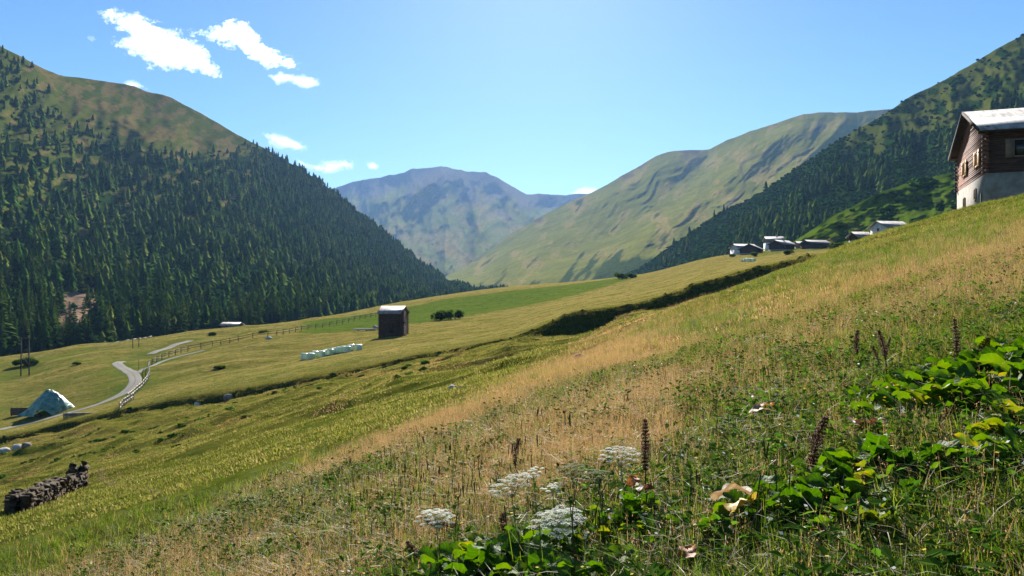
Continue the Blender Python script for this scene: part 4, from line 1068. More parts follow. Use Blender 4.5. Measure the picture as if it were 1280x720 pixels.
rock(336, 424, 7, 3, M_rock, 'pale stone lying at the long post fence', 60)
# ---- timber beside the barn
p = hit(458, 413.5, 100)
tp = empty('timber_pile', p, -.05, 1, 'pile of pale planks and poles stacked left of the dark barn', 'timber pile')
for z, n, zz in ((0, 6, .28), (1, 5, .40), (2, 3, .52)):
    for k in range(n):
        mb = MB(); mb.bar((-2.9 + rng.normal(0, .25), -.5 + k * .22 + rng.normal(0, .03), zz), (2.4 + rng.normal(0, .3), -.5 + k * .22 + rng.normal(0, .05), zz), .2, .10); mb.build('plank', M_paleplank, tp)
for x in (-2, 0, 1.8):
    mb = MB(); mb.bar((x, -.7, .1), (x, .9, .1), .16, .2); mb.build('bearer', M_pole, tp)
tp2 = empty('log_pile', hit(470, 411.5, 100), .05, 1, 'small heap of cut logs right against the dark barn', 'log pile')
for k in range(12):
    a, b = k % 5, k // 5
    mb = MB(); mb.tube([(-.8 + a * .32 + b * .15, -.5 + rng.normal(0, .08), .18 + b * .28), (-.8 + a * .32 + b * .15, .6 + rng.normal(0, .08), .18 + b * .28)], .16, 8); mb.build('log', M_paleplank if k % 3 == 0 else M_post, tp2)

# ---- shrubs that stand alone
M_shrub = leafy('shrub_leaves', [(.030, .058, .010), (.055, .088, .014), (.085, .118, .020)], .4, .8, .02)
def shrub(px, py, wpx, hpx, label, dmin=60, n=900, name='shrub'):
    p = hit(px, py, dmin); s = p.y / F; W, H = wpx * s, hpx * s; r = np.random.default_rng(int(px * 3 + py * 11))
    lumps = [(r.normal(0, .28), r.normal(0, .2), r.uniform(.3, .62), r.uniform(.22, .36)) for _ in range(9)]
    V = []; T = []; lf = .055 * W + .05
    for i in range(n):
        lx, ly, lz, lr = lumps[int(r.integers(0, len(lumps)))]
        d = r.normal(0, 1, 3); d /= np.linalg.norm(d); rad = lr * r.uniform(.55, 1.08)
        c = np.array([(lx + d[0] * rad) * W * .8, (ly + d[1] * rad) * W * .7, max(.02, (lz + d[2] * rad)) * H])
        a, b = r.normal(0, 1, 3), r.normal(0, 1, 3); a /= np.linalg.norm(a); b -= a * (a @ b); b /= np.linalg.norm(b)
        k = len(V); V += [c - a * lf, c + b * lf * .7, c + a * lf, c - b * lf * .7]; T += [[k, k+1, k+2, k+3]]
    root = empty(name, p, 0, 1, label, 'shrub')
    obj_from('foliage', raw_mesh('foliage', V, np.array(T)), M_shrub, root)
    mb = MB()
    for k in range(5):
        e = np.array([r.normal(0, .25) * W, r.normal(0, .2) * W, H * r.uniform(.5, .8)]); mb.tube([(0, 0, -.1), e * .5 + (0, 0, .1), e], [.07, .05, .02], 5)
    mb.build('stem', M_bark, root)
shrub(552, 400, 22, 13, 'left one of the two rounded dark shrubs right of the barn')
shrub(569, 399, 21, 14, 'right one of the two rounded dark shrubs right of the barn')
shrub(777, 349, 13, 9, 'dark bush at the right end of the bright green strip'); shrub(789, 348, 11, 7, 'smaller bush right of the one ending the green strip')
shrub(30, 457, 22, 11, 'broad dark bush behind the double power pole'); shrub(43, 456, 12, 8, 'small dark bush touching the broad one at the power pole')
shrub(96, 456, 10, 4, 'tiny low bush alone on the meadow between power pole and road'); shrub(266, 419, 10, 5, 'dark round bush on the meadow rim left of the white roof')
shrub(327, 416, 8, 3.5, 'low bush on the meadow rim right of the white roof'); shrub(274, 461, 16, 4, 'flat dark bush on the mound in the mown field')
shrub(944, 321, 9, 6, 'round bush on the grass before the low hamlet barn', 200); shrub(916, 321, 9, 5, 'bush left of the white walled farmhouse', 200)
shrub(985, 319, 12, 6, 'light bush between the timber cottage and the big barn', 200); shrub(1048, 312, 20, 9, 'bush right of the big hamlet barn at the crest', 200)
# ------------------------------------------------------------------ grass: tufts set out by geometry nodes (nobody could count it)
def grass_mat(name, cols, trans=.35, rough=.55, spec=.25, kr=.45, kt=.6):
    m, t, o = nt(name)
    inf = N(t, 'ShaderNodeObjectInfo'); a = N(t, 'ShaderNodeAttribute', attribute_name='tint')
    f = N(t, 'ShaderNodeMath', operation='MULTIPLY'); L(t, inf.outputs['Random'], f.inputs[0]); f.inputs[1].default_value = kr
    f2 = N(t, 'ShaderNodeMath', operation='MULTIPLY_ADD'); L(t, a.outputs['Fac'], f2.inputs[0]); f2.inputs[1].default_value = kt; L(t, f.outputs[0], f2.inputs[2])
    k = len(cols); c = ramp(t, f2.outputs[0], [(i / (k - 1), cc) for i, cc in enumerate(cols)])
    p = bsdf(t, None, c.outputs[0], rough, None, spec); tr = N(t, 'ShaderNodeBsdfTranslucent')
    hs = N(t, 'ShaderNodeHueSaturation'); hs.inputs['Saturation'].default_value = 1.1; hs.inputs['Value'].default_value = 1.3
    L(t, c.outputs[0], hs.inputs['Color']); L(t, hs.outputs[0], tr.inputs[0])
    mx = N(t, 'ShaderNodeMixShader'); mx.inputs[0].default_value = trans
    L(t, p.outputs[0], mx.inputs[1]); L(t, tr.outputs[0], mx.inputs[2]); L(t, mx.outputs[0], o.inputs[0]); return m

class Tuft:
    def __init__(s): s.V = []; s.F3 = []; s.F4 = []; s.t = []; s.m3 = []; s.m4 = []
    def blade(s, b, az, h, lean, wd, tint, mat=0, seg=3, droop=1.0):
        d = np.array([math.cos(az), math.sin(az), 0]); p = np.array([-d[1], d[0], 0]); k = len(s.V)
        for i in range(seg):
            f = i / seg; r_ = lean * h * f ** (1.6); z = h * f * (1 - .35 * droop * lean * f)
            wi = wd * (1 - .55 * f); c = np.array(b) + d * r_ + np.array([0, 0, z]); s.V += [c - p * wi / 2, c + p * wi / 2]; s.t += [tint * (.8 + .2 * f)] * 2
        s.V.append(np.array(b) + d * lean * h + np.array([0, 0, h * (1 - .35 * droop * lean)])); s.t.append(tint)
        for i in range(seg - 1): s.F4.append([k + 2*i, k + 2*i + 1, k + 2*i + 3, k + 2*i + 2]); s.m4.append(mat)
        s.F3.append([k + 2*seg - 2, k + 2*seg - 1, k + 2*seg]); s.m3.append(mat); return s.V[-1]
    def tri(s, a, b, c, tint, mat=0):
        k = len(s.V); s.V += [a, b, c]; s.t += [tint] * 3; s.F3.append([k, k+1, k+2]); s.m3.append(mat)
    def quad(s, a, b, c, d, tint, mat=0):
        k = len(s.V); s.V += [a, b, c, d]; s.t += [tint] * 4; s.F4.append([k, k+1, k+2, k+3]); s.m4.append(mat)
    def source(s, name, mats):
        f = []; mi = []
        if s.F4: f.append(np.array(s.F4)); mi += s.m4
        if s.F3: f.append(np.array(s.F3)); mi += s.m3
        me = raw_mesh(name, np.array(s.V), f)
        add_attr(me, 'tint', np.repeat(np.clip(np.array(s.t), 0, 1)[:, None], 3, 1))
        for m_ in mats: me.materials.append(m_)
        me.polygons.foreach_set('material_index', np.array(mi, np.int32))
        return bpy.data.objects.new(name, me)          # only a pattern for the geometry nodes; never put in the scene

def gn_scatter(name, pts, rot, scl, kinds, sources, label, cat):
    me = bpy.data.meshes.new(name); me.vertices.add(len(pts)); me.vertices.foreach_set('co', np.asarray(pts, np.float32).ravel())
    a = me.attributes.new('rot', 'FLOAT_VECTOR', 'POINT'); a.data.foreach_set('vector', np.asarray(rot, np.float32).ravel())
    a = me.attributes.new('scl', 'FLOAT_VECTOR', 'POINT'); a.data.foreach_set('vector', np.asarray(scl, np.float32).ravel())
    a = me.attributes.new('kind_of', 'INT', 'POINT'); a.data.foreach_set('value', np.asarray(kinds, np.int32))
    me.update()
    o = bpy.data.objects.new(name, me); COL.objects.link(o); tag(o, label, cat, kind='stuff')
    g = bpy.data.node_groups.new(name, 'GeometryNodeTree')
    g.interface.new_socket('Geometry', in_out='INPUT', socket_type='NodeSocketGeometry'); g.interface.new_socket('Geometry', in_out='OUTPUT', socket_type='NodeSocketGeometry')
    gi = g.nodes.new('NodeGroupInput'); go = g.nodes.new('NodeGroupOutput'); jn = g.nodes.new('GeometryNodeJoinGeometry')
    def named(nm, ty):
        n = g.nodes.new('GeometryNodeInputNamedAttribute'); n.data_type = ty; n.inputs['Name'].default_value = nm; return n.outputs['Attribute']
    rt = named('rot', 'FLOAT_VECTOR'); sc = named('scl', 'FLOAT_VECTOR'); kd = named('kind_of', 'INT')
    e2r = g.nodes.new('FunctionNodeEulerToRotation'); g.links.new(rt, e2r.inputs[0])
    for k, s in enumerate(sources):
        cm = g.nodes.new('FunctionNodeCompare'); cm.data_type = 'INT'; cm.operation = 'EQUAL'
        ins = [i for i in cm.inputs if i.type == 'INT']; g.links.new(kd, ins[0]); ins[1].default_value = k
        ob = g.nodes.new('GeometryNodeObjectInfo'); ob.inputs['Object'].default_value = s; ob.inputs['As Instance'].default_value = True
        ip = g.nodes.new('GeometryNodeInstanceOnPoints')
        g.links.new(gi.outputs[0], ip.inputs['Points']); g.links.new(cm.outputs[0], ip.inputs['Selection']); g.links.new(ob.outputs['Geometry'], ip.inputs['Instance'])
        g.links.new(e2r.outputs[0], ip.inputs['Rotation']); g.links.new(sc, ip.inputs['Scale']); g.links.new(ip.outputs[0], jn.inputs[0])
    g.links.new(jn.outputs[0], go.inputs[0])
    md = o.modifiers.new('scatter', 'NODES'); md.node_group = g
    return o

G_green = grass_mat('green_grass', [(.026, .055, .007), (.068, .112, .014), (.125, .165, .024), (.20, .20, .048)], .55, .7, .06)
G_dry = grass_mat('dry_grass', [(.16, .112, .040), (.285, .186, .074), (.39, .275, .125), (.23, .200, .055)], .5, .8, .04)
G_seed = grass_mat('seed_heads', [(.23, .130, .078), (.335, .190, .105), (.42, .29, .185)], .5, .8, .1)
G_straw = grass_mat('straw', [(.22, .17, .09), (.38, .31, .18), (.50, .43, .28)], .2, .6, .2)
G_weed = grass_mat('weed_leaves', [(.024, .060, .010), (.050, .110, .016), (.090, .160, .024)], .55, .9, 0.0)
G_mead = grass_mat('meadow_green', [(.038, .056, .008), (.088, .100, .016), (.142, .140, .028), (.21, .175, .055)], .45, .9, 0.0)
G_dark = grass_mat('dark_seed_spikes', [(.045, .040, .018), (.085, .065, .032), (.14, .105, .055)], .3, .9, .1)
G_flower = grass_mat('small_petals', [(.75, .74, .68), (.80, .78, .70)], .3, .8, .1)
G_yellow = grass_mat('yellow_petals', [(.62, .42, .03), (.70, .50, .06)], .3, .8, .1)

def t_green(r, n=34, h=(.07, .20), sp=.09, w_=.006, dry=.12):
    s = Tuft()
    for i in range(n):
        a = r.uniform(0, 6.28); q = sp * math.sqrt(r.random()); b = (q * math.cos(a), q * math.sin(a), -.02)
        mat = 1 if r.random() < dry else 0
        s.blade(b, a + r.normal(0, .9), r.uniform(*h), abs(r.normal(.65, .5)), w_ * r.uniform(.7, 1.3), r.uniform(0, 1), mat)
    return s
def t_dry(r, n=38, h=(.08, .22), sp=.12, seeds=6, green=.2):
    s = Tuft()
    for i in range(n):
        a = r.uniform(0, 6.28); q = sp * math.sqrt(r.random()); b = (q * math.cos(a), q * math.sin(a), -.02)
        s.blade(b, a + r.normal(0, .9), r.uniform(*h) * .8, abs(r.normal(.4, .4)), .004 * r.uniform(.7, 1.4), r.uniform(0, 1), 2 if r.random() < green else 0)
    for i in range(seeds):
        a = r.uniform(0, 6.28); q = sp * math.sqrt(r.random()); b = (q * math.cos(a), q * math.sin(a), -.02); hh = r.uniform(h[1] * .8, h[1] * 1.6)
        tip = s.blade(b, a, hh, abs(r.normal(.15, .15)), .0028, r.uniform(.3, .8), 0)
        for k in range(11):
            f = k / 11; c = tip - np.array([0, 0, .34 * hh * f]) + r.normal(0, .006 + .010 * f, 3); e = r.normal(0, .004, 3); g_ = r.normal(0, .0025, 3)
            s.tri(c, c + e + (0, 0, .007), c + g_, r.uniform(0, 1), 1)
    return s
def t_straw(r):
    s = Tuft()
    for i in range(14):
        b = np.array([r.normal(0, .12), r.normal(0, .12), r.uniform(.01, .10)]); a = r.uniform(0, 6.28); ln = r.uniform(.1, .32)
        d = np.array([math.cos(a), math.sin(a), r.normal(0, .25)]) * ln; p = np.array([-d[1], d[0], 0]) / ln * .0014
        mid = b + d * .5 + np.array([0, 0, .02]); s.quad(b - p, b + p, mid + p, mid - p, r.uniform(0, 1)); s.tri(mid - p, mid + p, b + d, r.uniform(0, 1))
    return s
def t_weed(r, n=16, flowers=0, fm=1):
    s = Tuft()
    for i in range(n):
        a = r.uniform(0, 6.28); q = .08 * math.sqrt(r.random()); z = r.uniform(.02, .20); c = np.array([q * math.cos(a), q * math.sin(a), z])
        ln = r.uniform(.03, .075); w_ = ln * r.uniform(.22, .4); d = np.array([math.cos(a), math.sin(a), r.uniform(-.5, .7)]); d /= np.linalg.norm(d)
        p = np.cross(d, [0, 0, 1]); p /= np.linalg.norm(p); up = np.cross(p, d)
        t_ = r.uniform(0, 1); mid = c + d * ln * .5 + up * ln * .08
        s.quad(c, mid - p * w_, c + d * ln, mid + up * -.1 * ln, t_); s.quad(c, mid + up * -.1 * ln, c + d * ln, mid + p * w_, t_)
        if i % 3 == 0: s.blade((0, 0, -.02), a, z + .02, q / max(z, .03), .0035, .3)
    for i in range(flowers):
        a = r.uniform(0, 6.28); tip = s.blade((r.normal(0, .04), r.normal(0, .04), -.02), a, r.uniform(.15, .34), abs(r.normal(.2, .15)), .003, .6)
        R = r.uniform(.005, .010); e1 = np.array([1, 0, r.normal(0, .3)]) * R; e2 = np.array([0, 1, r.normal(0, .3)]) * R
        s.quad(tip - e1, tip - e2, tip + e1, tip + e2, r.uniform(0, 1), fm)
    return s
def t_spike(r):
    """tall thin stalk with a dark cylindrical head"""
    s = Tuft()
    for i in range(int(r.integers(1, 4))):
        hh = r.uniform(.32, .58); a = r.uniform(0, 6.28); tip = s.blade((r.normal(0, .05), r.normal(0, .05), -.02), a, hh, abs(r.normal(.08, .1)), .004, .5, 0, 3)
        Ls = r.uniform(.04, .09); R = r.uniform(.0022, .0036)
        for k in range(5):
            b0 = k * 2 * math.pi / 5; b1 = (k + 1) * 2 * math.pi / 5
            p0 = np.array([math.cos(b0), math.sin(b0), 0]) * R; p1 = np.array([math.cos(b1), math.sin(b1), 0]) * R; dn = np.array([0, 0, -Ls])
            s.quad(tip + p0, tip + p1, tip + dn + p1, tip + dn + p0, r.uniform(0, 1), 1); s.tri(tip + p0, tip + p1, tip + (0, 0, .012), .5, 1)
    for i in range(5): s.blade((r.normal(0, .04), r.normal(0, .04), -.02), r.uniform(0, 6.28), r.uniform(.12, .28), abs(r.normal(.4, .3)), .006, r.uniform(0, 1), 0)
    return s
def t_clump(r, dry=.4, n=40, sp=.45, h=(.05, .14)):
    s = Tuft()
    for i in range(n):
        a = r.uniform(0, 6.28); q = sp * math.sqrt(r.random()); b = (q * math.cos(a), q * math.sin(a), -.04)
        s.blade(b, a + r.normal(0, .9), r.uniform(*h), abs(r.normal(.45, .35)), .022 * r.uniform(.7, 1.5), r.uniform(0, 1), 1 if r.random() < dry else 0, 2)
    return s
R_ = np.random.default_rng(77)
S_green = [t_green(np.random.default_rng(700 + k)).source('grass_tuft', [G_green, G_dry]) for k in range(5)]
S_long = [t_green(np.random.default_rng(710 + k), 34, (.10, .27), .10, .0075, .14).source('long_grass_tuft', [G_green, G_straw]) for k in range(4)]
S_dry = [t_dry(np.random.default_rng(720 + k)).source('dry_tuft', [G_dry, G_seed, G_green]) for k in range(5)]
S_straw = [t_straw(np.random.default_rng(730 + k)).source('straw_litter', [G_straw]) for k in range(3)]
S_weed = [t_weed(np.random.default_rng(740 + k), 18, *((0, 1) if k < 3 else (1, 1))).source('weed_tuft', [G_weed, G_flower if k < 4 else G_yellow]) for k in range(5)]
S_spike = [t_spike(np.random.default_rng(750 + k)).source('spike_tuft', [G_green, G_dark]) for k in range(5)]
S_clg = [t_clump(np.random.default_rng(760 + k), .15).source('green_clump', [G_mead, G_dry]) for k in range(3)]
S_cld = [t_clump(np.random.default_rng(770 + k), .8, 40, .45, (.06, .17)).source('dry_clump', [G_mead, G_dry]) for k in range(3)]

def sample(n, d0, d1, pw, u0=-.70, u1=.70):
    """random ground points; distance density ~ d**pw"""
    q = R_.random(n); k = pw + 1
    d = (d0 ** k + q * (d1 ** k - d0 ** k)) ** (1 / k) if abs(k) > 1e-6 else d0 * (d1 / d0) ** q
    x = R_.uniform(u0, u1, n) * d
    z = gzs(x, d); py = 360 - F * (z - EYE) / d; px = 640 + F * x / d
    cb = py - np.interp(px, [-300,0,130,400,560,700,860,1500], [820,765,720,600,520,455,385,0])
    ok = ((py < 800) & ((d > 70) | (R_.random(n) < smooth01(cb, -22, 8) + .06))) & (gsample(GPY, x, d) > -1)
    i = np.clip((x / d - GU[0]) / (GU[1] - GU[0]), 0, len(GU) - 1).astype(int)
    ok &= py < CUM[i, np.clip(((np.log(d) - GL[0]) / (GL[1] - GL[0])).astype(int), 0, len(GL) - 1)] + 14 * 10 / np.maximum(d, 10)
    return x[ok], d[ok], z[ok], px[ok], py[ok]
CUM = np.minimum.accumulate(GPY, axis=1)            # what the slope in front hides from the photograph stays ungrown
def covers(x, y): return gsample(BROWN, x, y), gsample(GREEN, x, y)
BROWN, GREEN = COVER[..., 0], COVER[..., 1]
def put(name, x, y, z, S, scale, label, cat, tilt=.15, zs=None):
    n = len(x); rot = np.stack([R_.normal(0, tilt, n), R_.normal(0, tilt, n), R_.uniform(0, 6.28, n)], 1)
    sc = np.broadcast_to(scale, (n,)) * R_.uniform(.75, 1.3, n); s3 = np.stack([sc, sc, sc * (1 if zs is None else zs)], 1)
    return gn_scatter(name, np.stack([x, y, z], 1), rot, s3, R_.integers(0, len(S), n), S, label, cat)
def keep(p): return R_.random(len(p)) < p
DOCK_AT = [(1180, 505, 125, 42), (1045, 645, 85, 48), (650, 725, 115, 38), (1230, 590, 60, 24), (815, 672, 45, 22), (925, 680, 30, 25)]
def off_docks(px, py):
    k = np.zeros(len(px))
    for a, b, c, d in DOCK_AT: k = np.maximum(k, 1 - smooth01(((px - a) / c) ** 2 + ((py - b) / d) ** 2, .6, 1.5))
    return 1 - .72 * k
def grow(specs, name, S, label, cat):
    X = [np.concatenate([s[k] for s in specs]) for k in range(4)]
    put(name, X[0], X[1], X[2], S, X[3], label, cat)

# green grass, short and long
sp = []
x, y, z, px, py = sample(58000, 2.0, 16, .55); b, g = covers(x, y); m_ = keep(np.clip(1.0 - .85 * b, 0, 1) * off_docks(px, py)); sp.append((x[m_], y[m_], z[m_], np.full(m_.sum(), .95) * (1 + .35 * smooth01(y[m_], 6, 16))))
x, y, z, px, py = sample(26000, 14, 62, .6); b, g = covers(x, y); m_ = keep(np.clip(.75 - .7 * b + .8 * g, 0, 1)); sp.append((x[m_], y[m_], z[m_], 1.05 + .15 * smooth01(y[m_], 16, 55)))
grow(sp, 'grass', S_green, 'short green grass on the slope', 'grass')
sp = []
x, y, z, px, py = sample(9500, 1.9, 8.5, .6); b, g = covers(x, y); pz = np.clip(.25 + .9 * smooth01(py, 560, 690), 0, 1); m_ = keep(pz * off_docks(px, py)); sp.append((x[m_], y[m_], z[m_], np.full(m_.sum(), .85)))
x, y, z, px, py = sample(20000, 8, 40, .5); b, g = covers(x, y); m_ = keep(np.clip(1.1 * g, 0, 1)); sp.append((x[m_], y[m_], z[m_], np.full(m_.sum(), 1.0)))
grow(sp, 'long_grass', S_long, 'long green grass in the foreground', 'grass')
# dry brown grass with reddish seed heads
sp = []
x, y, z, px, py = sample(30000, 2.6, 16, .7); b, g = covers(x, y); m_ = keep(np.clip(b * 1.1 + .03, 0, 1) * off_docks(px, py)); sp.append((x[m_], y[m_], z[m_], np.full(m_.sum(), .95)))
x, y, z, px, py = sample(52000, 14, 70, .7); b, g = covers(x, y); m_ = keep(np.clip(b * 1.15 + .03, 0, 1)); sp.append((x[m_], y[m_], z[m_], 1.05 + .1 * smooth01(y[m_], 16, 60)))
grow(sp, 'dry_grass', S_dry, 'dry brown grass with reddish seed heads along the slope', 'grass')
x, y, z, px, py = sample(15000, 2.0, 14, .5); m_ = keep(.24 * off_docks(px, py)); put('straw', x[m_], y[m_], z[m_] + .01, S_straw, 1.0, 'loose bleached straw lying between the grass', 'straw', .2)
x, y, z, px, py = sample(7000, 2.0, 15, .3); b, g = covers(x, y); m_ = keep(np.clip(.75 - .5 * b + .3 * fbm(x, y, 3, 301), 0, 1) * off_docks(px, py)); put('weeds', x[m_], y[m_], z[m_], S_weed, 1.1, 'small leafy weeds and tiny flowers in the grass', 'weeds', .2)
x, y, z, px, py = sample(1500, 2.6, 11, .3, -.3, .35); pz = np.exp(-((px - 545) / 120) ** 2 - ((py - 640) / 70) ** 2) + .10
m_ = keep(np.clip(pz * np.clip(.6 + 1.6 * fbm(x * 1.3, y * 1.3, 3, 302), 0, 1), 0, 1)); put('spike_grass', x[m_], y[m_], z[m_], S_spike, 1.0, 'tall thin grass with dark spikes at the bottom centre', 'grass', .1)
# terraces, trough and field: low clumps
sp = []
x, y, z, px, py = sample(22000, 22, 108, .4, -.72, .60); b, g = covers(x, y); gv = gsample(GV, x, y)
nn = fbm(x / 3.2, y / 3.2, 4, 303); m_ = keep(np.clip((.55 + 1.3 * nn) * (1 - .6 * b) * smooth01(y, 22, 34), 0, 1)); sp.append((x[m_], y[m_], z[m_], .55 + .35 * R_.random(m_.sum())))
x, y, z, px, py = sample(16000, 100, 330, .2, -.72, .40); gv = gsample(GV, x, y); b, g = covers(x, y); m_ = keep(np.clip(.2 + .8 * g + fbm(x / 9, y / 9, 3, 304), 0, 1) * (gv > 4.9)); sp.append((x[m_], y[m_], z[m_] - .04, np.full(m_.sum(), .75)))
grow(sp, 'meadow_grass', S_clg, 'green tussocks on the terraces and lower meadow', 'grass')
sp = []
x, y, z, px, py = sample(15000, 24, 108, .4, -.72, .60); b, g = covers(x, y); m_ = keep(np.clip(.12 + 1.1 * b + .5 * fbm(x / 6, y / 6, 3, 305), 0, 1) * smooth01(y, 24, 36)); sp.append((x[m_], y[m_], z[m_], .5 + .35 * R_.random(m_.sum())))
x, y, z, px, py = sample(14000, 105, 300, .2, -.5, .40); gv = gsample(GV, x, y); b, g = covers(x, y); m_ = keep(np.clip(.35 - .5 * g + fbm(x / 9, y / 9, 3, 306), 0, 1) * (gv > 5.1)); sp.append((x[m_], y[m_], z[m_] - .06, np.full(m_.sum(), .6)))
grow(sp, 'dry_meadow_grass', S_cld, 'dry tussocks between the green ones on terraces and field', 'grass')

# the sward itself: short turf in patches laid to the slope
G_mown = grass_mat('mown_grass', [(.140, .132, .036), (.235, .202, .066), (.325, .265, .108), (.33, .24, .130)], .45, .9, 0.0)
G_vivid = grass_mat('fresh_grass', [(.060, .092, .016), (.100, .138, .028), (.145, .175, .042), (.19, .19, .065)], .45, .9, 0.0)
G_olive = grass_mat('terrace_grass', [(.054, .074, .012), (.125, .135, .026), (.200, .188, .046), (.265, .22, .08)], .45, .9, 0.0)
def t_sward(r, size, n, h, wd, mixm=.0):
    s = Tuft()
    for i in range(n):
        b = (r.uniform(-.56, .56) * size, r.uniform(-.56, .56) * size, -.02)
        s.blade(b, r.uniform(0, 6.28), r.uniform(*h), abs(r.normal(.5, .4)), wd * r.uniform(.6, 1.5), r.uniform(0, 1), 1 if r.random() < mixm else 0, 2)
    return s
SW = [t_sward(np.random.default_rng(780 + k), 2.4, 420, (.04, .13), .030, mx_).source('turf_patch', [a_, b_]) for k, (a_, b_, mx_) in enumerate([(G_olive, G_mown, .15), (G_olive, G_mown, .35), (G_mown, G_olive, .15), (G_mown, G_dry, .25), (G_vivid, G_olive, .2), (G_dry, G_seed, .3)])]
def lay(step0, d0, d1, u0, u1, choose):
    out = []; d = d0
    while d < d1:
        st = step0 * (1 + .0 * d); n = int((u1 - u0) * d / st); x = (u0 + (np.arange(n) + R_.uniform(-.4, .4, n) + .5) * (u1 - u0) / n) * d; y = d + R_.uniform(-.5, .5, n) * st
        out.append(np.stack([x, y], 1)); d += st
    q = np.concatenate(out); x, y = q[:, 0], q[:, 1]; z = gzs(x, y); py = 360 - F * (z - EYE) / y; px = 640 + F * x / y
    i = np.clip((x / y - GU[0]) / (GU[1] - GU[0]), 0, len(GU) - 1).astype(int); j = np.clip(((np.log(y) - GL[0]) / (GL[1] - GL[0])).astype(int), 0, len(GL) - 1)
    k, ok = choose(x, y, px, py); ok &= (py < CUM[i, j] + 6 + 600 / y)
    x, y, z, k = x[ok], y[ok], z[ok], k[ok]; e = .9
    gx_ = (gzs(x + e, y) - gzs(x - e, y)) / (2 * e); gy_ = (gzs(x, y + e) - gzs(x, y - e)) / (2 * e)
    rot = np.array([(Vector((-a_, -b_, 1.0)).to_track_quat('Z', 'Y') @ Euler((0, 0, c_)).to_quaternion()).to_euler()[:] for a_, b_, c_ in zip(gx_, gy_, R_.uniform(0, 6.28, len(x)))])
    return x, y, z, rot, k
def ch_terr(x, y, px, py):
    b, g = covers(x, y); gv = gsample(GV, x, y); n = fbm(x / 7, y / 4, 4, 310)
    k = np.where(n > .0, 0, 1); k = np.where(b * 1.2 + R_.normal(0, .15, len(x)) > .5, 5, k); k = np.where(g > .5, 4, k)
    return k, (gv < 4.95) & (R_.random(len(x)) < .96)
def ch_field(x, y, px, py):
    b, g = covers(x, y); gv = gsample(GV, x, y); n = fbm(x / 16, y / 10, 4, 311)
    k = np.where(n > .12, 3, 2); st = gsample(STRIP, x, y); k = np.where(st > .45, 4, np.where((g + R_.normal(0, .12, len(x))) > .42, np.where(n > -.05, 0, 1), k))
    rd_ = gsample(ROADM, x, y)
    return k, (gv >= 4.9) & (rd_ < .3)
STRIP = strip; ROADM = np.zeros_like(GZ)
_dist = np.full(GZ.shape, 99.0); _sel = (GD > 105) & (GD < 260)
for ob_ in [o_ for o_ in scene.objects if o_.name.startswith('road')]:
    co = np.empty(len(ob_.data.vertices) * 3, np.float32); ob_.data.vertices.foreach_get('co', co); co = co.reshape(-1, 13, 3)[:, [1, 4, 6, 8, 11]].reshape(-1, 3)
    a_, b_ = gidx(co[:, 0], co[:, 1]); ii = np.round(a_).astype(int); jj = np.round(b_).astype(int)
    for di in range(-2, 3):
        for dj in range(-1, 2): ROADM[np.clip(ii + di, 0, len(GU) - 1), np.clip(jj + dj, 0, len(GL) - 1)] = 1
def ch_bank(x, y, px, py):
    gv = gsample(GV, x, y); n = fbm(x / 4, y / 4, 3, 312); return np.where(n > .1, 1, 0), (gv > 3.6) & (gv < 5.1)
for nm, args, lab in (('bank_turf', (.95, 84, 136, -.72, .40, ch_bank), 'rough turf hanging over the bank below the field'), ('turf', (1.75, 20, 128, -.72, .62, ch_terr), 'short olive turf on the terraces and bank'), ('field_turf', (2.1, 104, 440, -.72, .42, ch_field), 'short mown turf of the upper field')):
    x, y, z, rot, k = lay(*args)
    s3 = R_.uniform(.9, 1.15, (len(x), 1)) * np.array([[1, 1, 1.0]]); s3[:, 2] *= .8 + .5 * R_.random(len(x)); gn_scatter(nm, np.stack([x, y, z], 1), rot, s3, k, SW, lab, 'grass')
    print(nm, len(x))

# low scrub on the bank below the field
x, y, z, px, py = sample(42000, 85, 140, .2, -.72, .42); gv = gsample(GV, x, y)
pz = smooth01(gv, 3.75, 4.1) * (1 - smooth01(gv, 4.75, 5.0)) * np.clip(.55 + 1.6 * fbm(x / 5, y / 5, 3, 307), 0, 1) * np.interp(px, [-50, 100, 250, 400, 760, 950], [.5, .5, .75, 1, 1, .9])
m_ = keep(np.clip(pz * np.interp(px, [300, 600, 700], [.55, .60, .50]), 0, 1)); pts = np.stack([x, y, z], 1)[m_]; R = R_.uniform(.10, .32, len(pts))
scrub('bank_scrub', pts, R, R * R_.uniform(.5, .9, len(R)), 'dark low scrub covering the bank below the mown field', tint=(.05, .75))
x, y, z, px, py = sample(30000, 40, 100, .3, -.72, .2); pz = smooth01(fbm(x / 9 + y / 40, y / 4, 4, 308), .12, .4) * .30
m_ = keep(pz); pts = np.stack([x, y, z], 1)[m_]; R = R_.uniform(.12, .40, len(pts))
scrub('terrace_scrub', pts, R, R * .55, 'low dark heather in bands along the terraces', tint=(.2, .95))
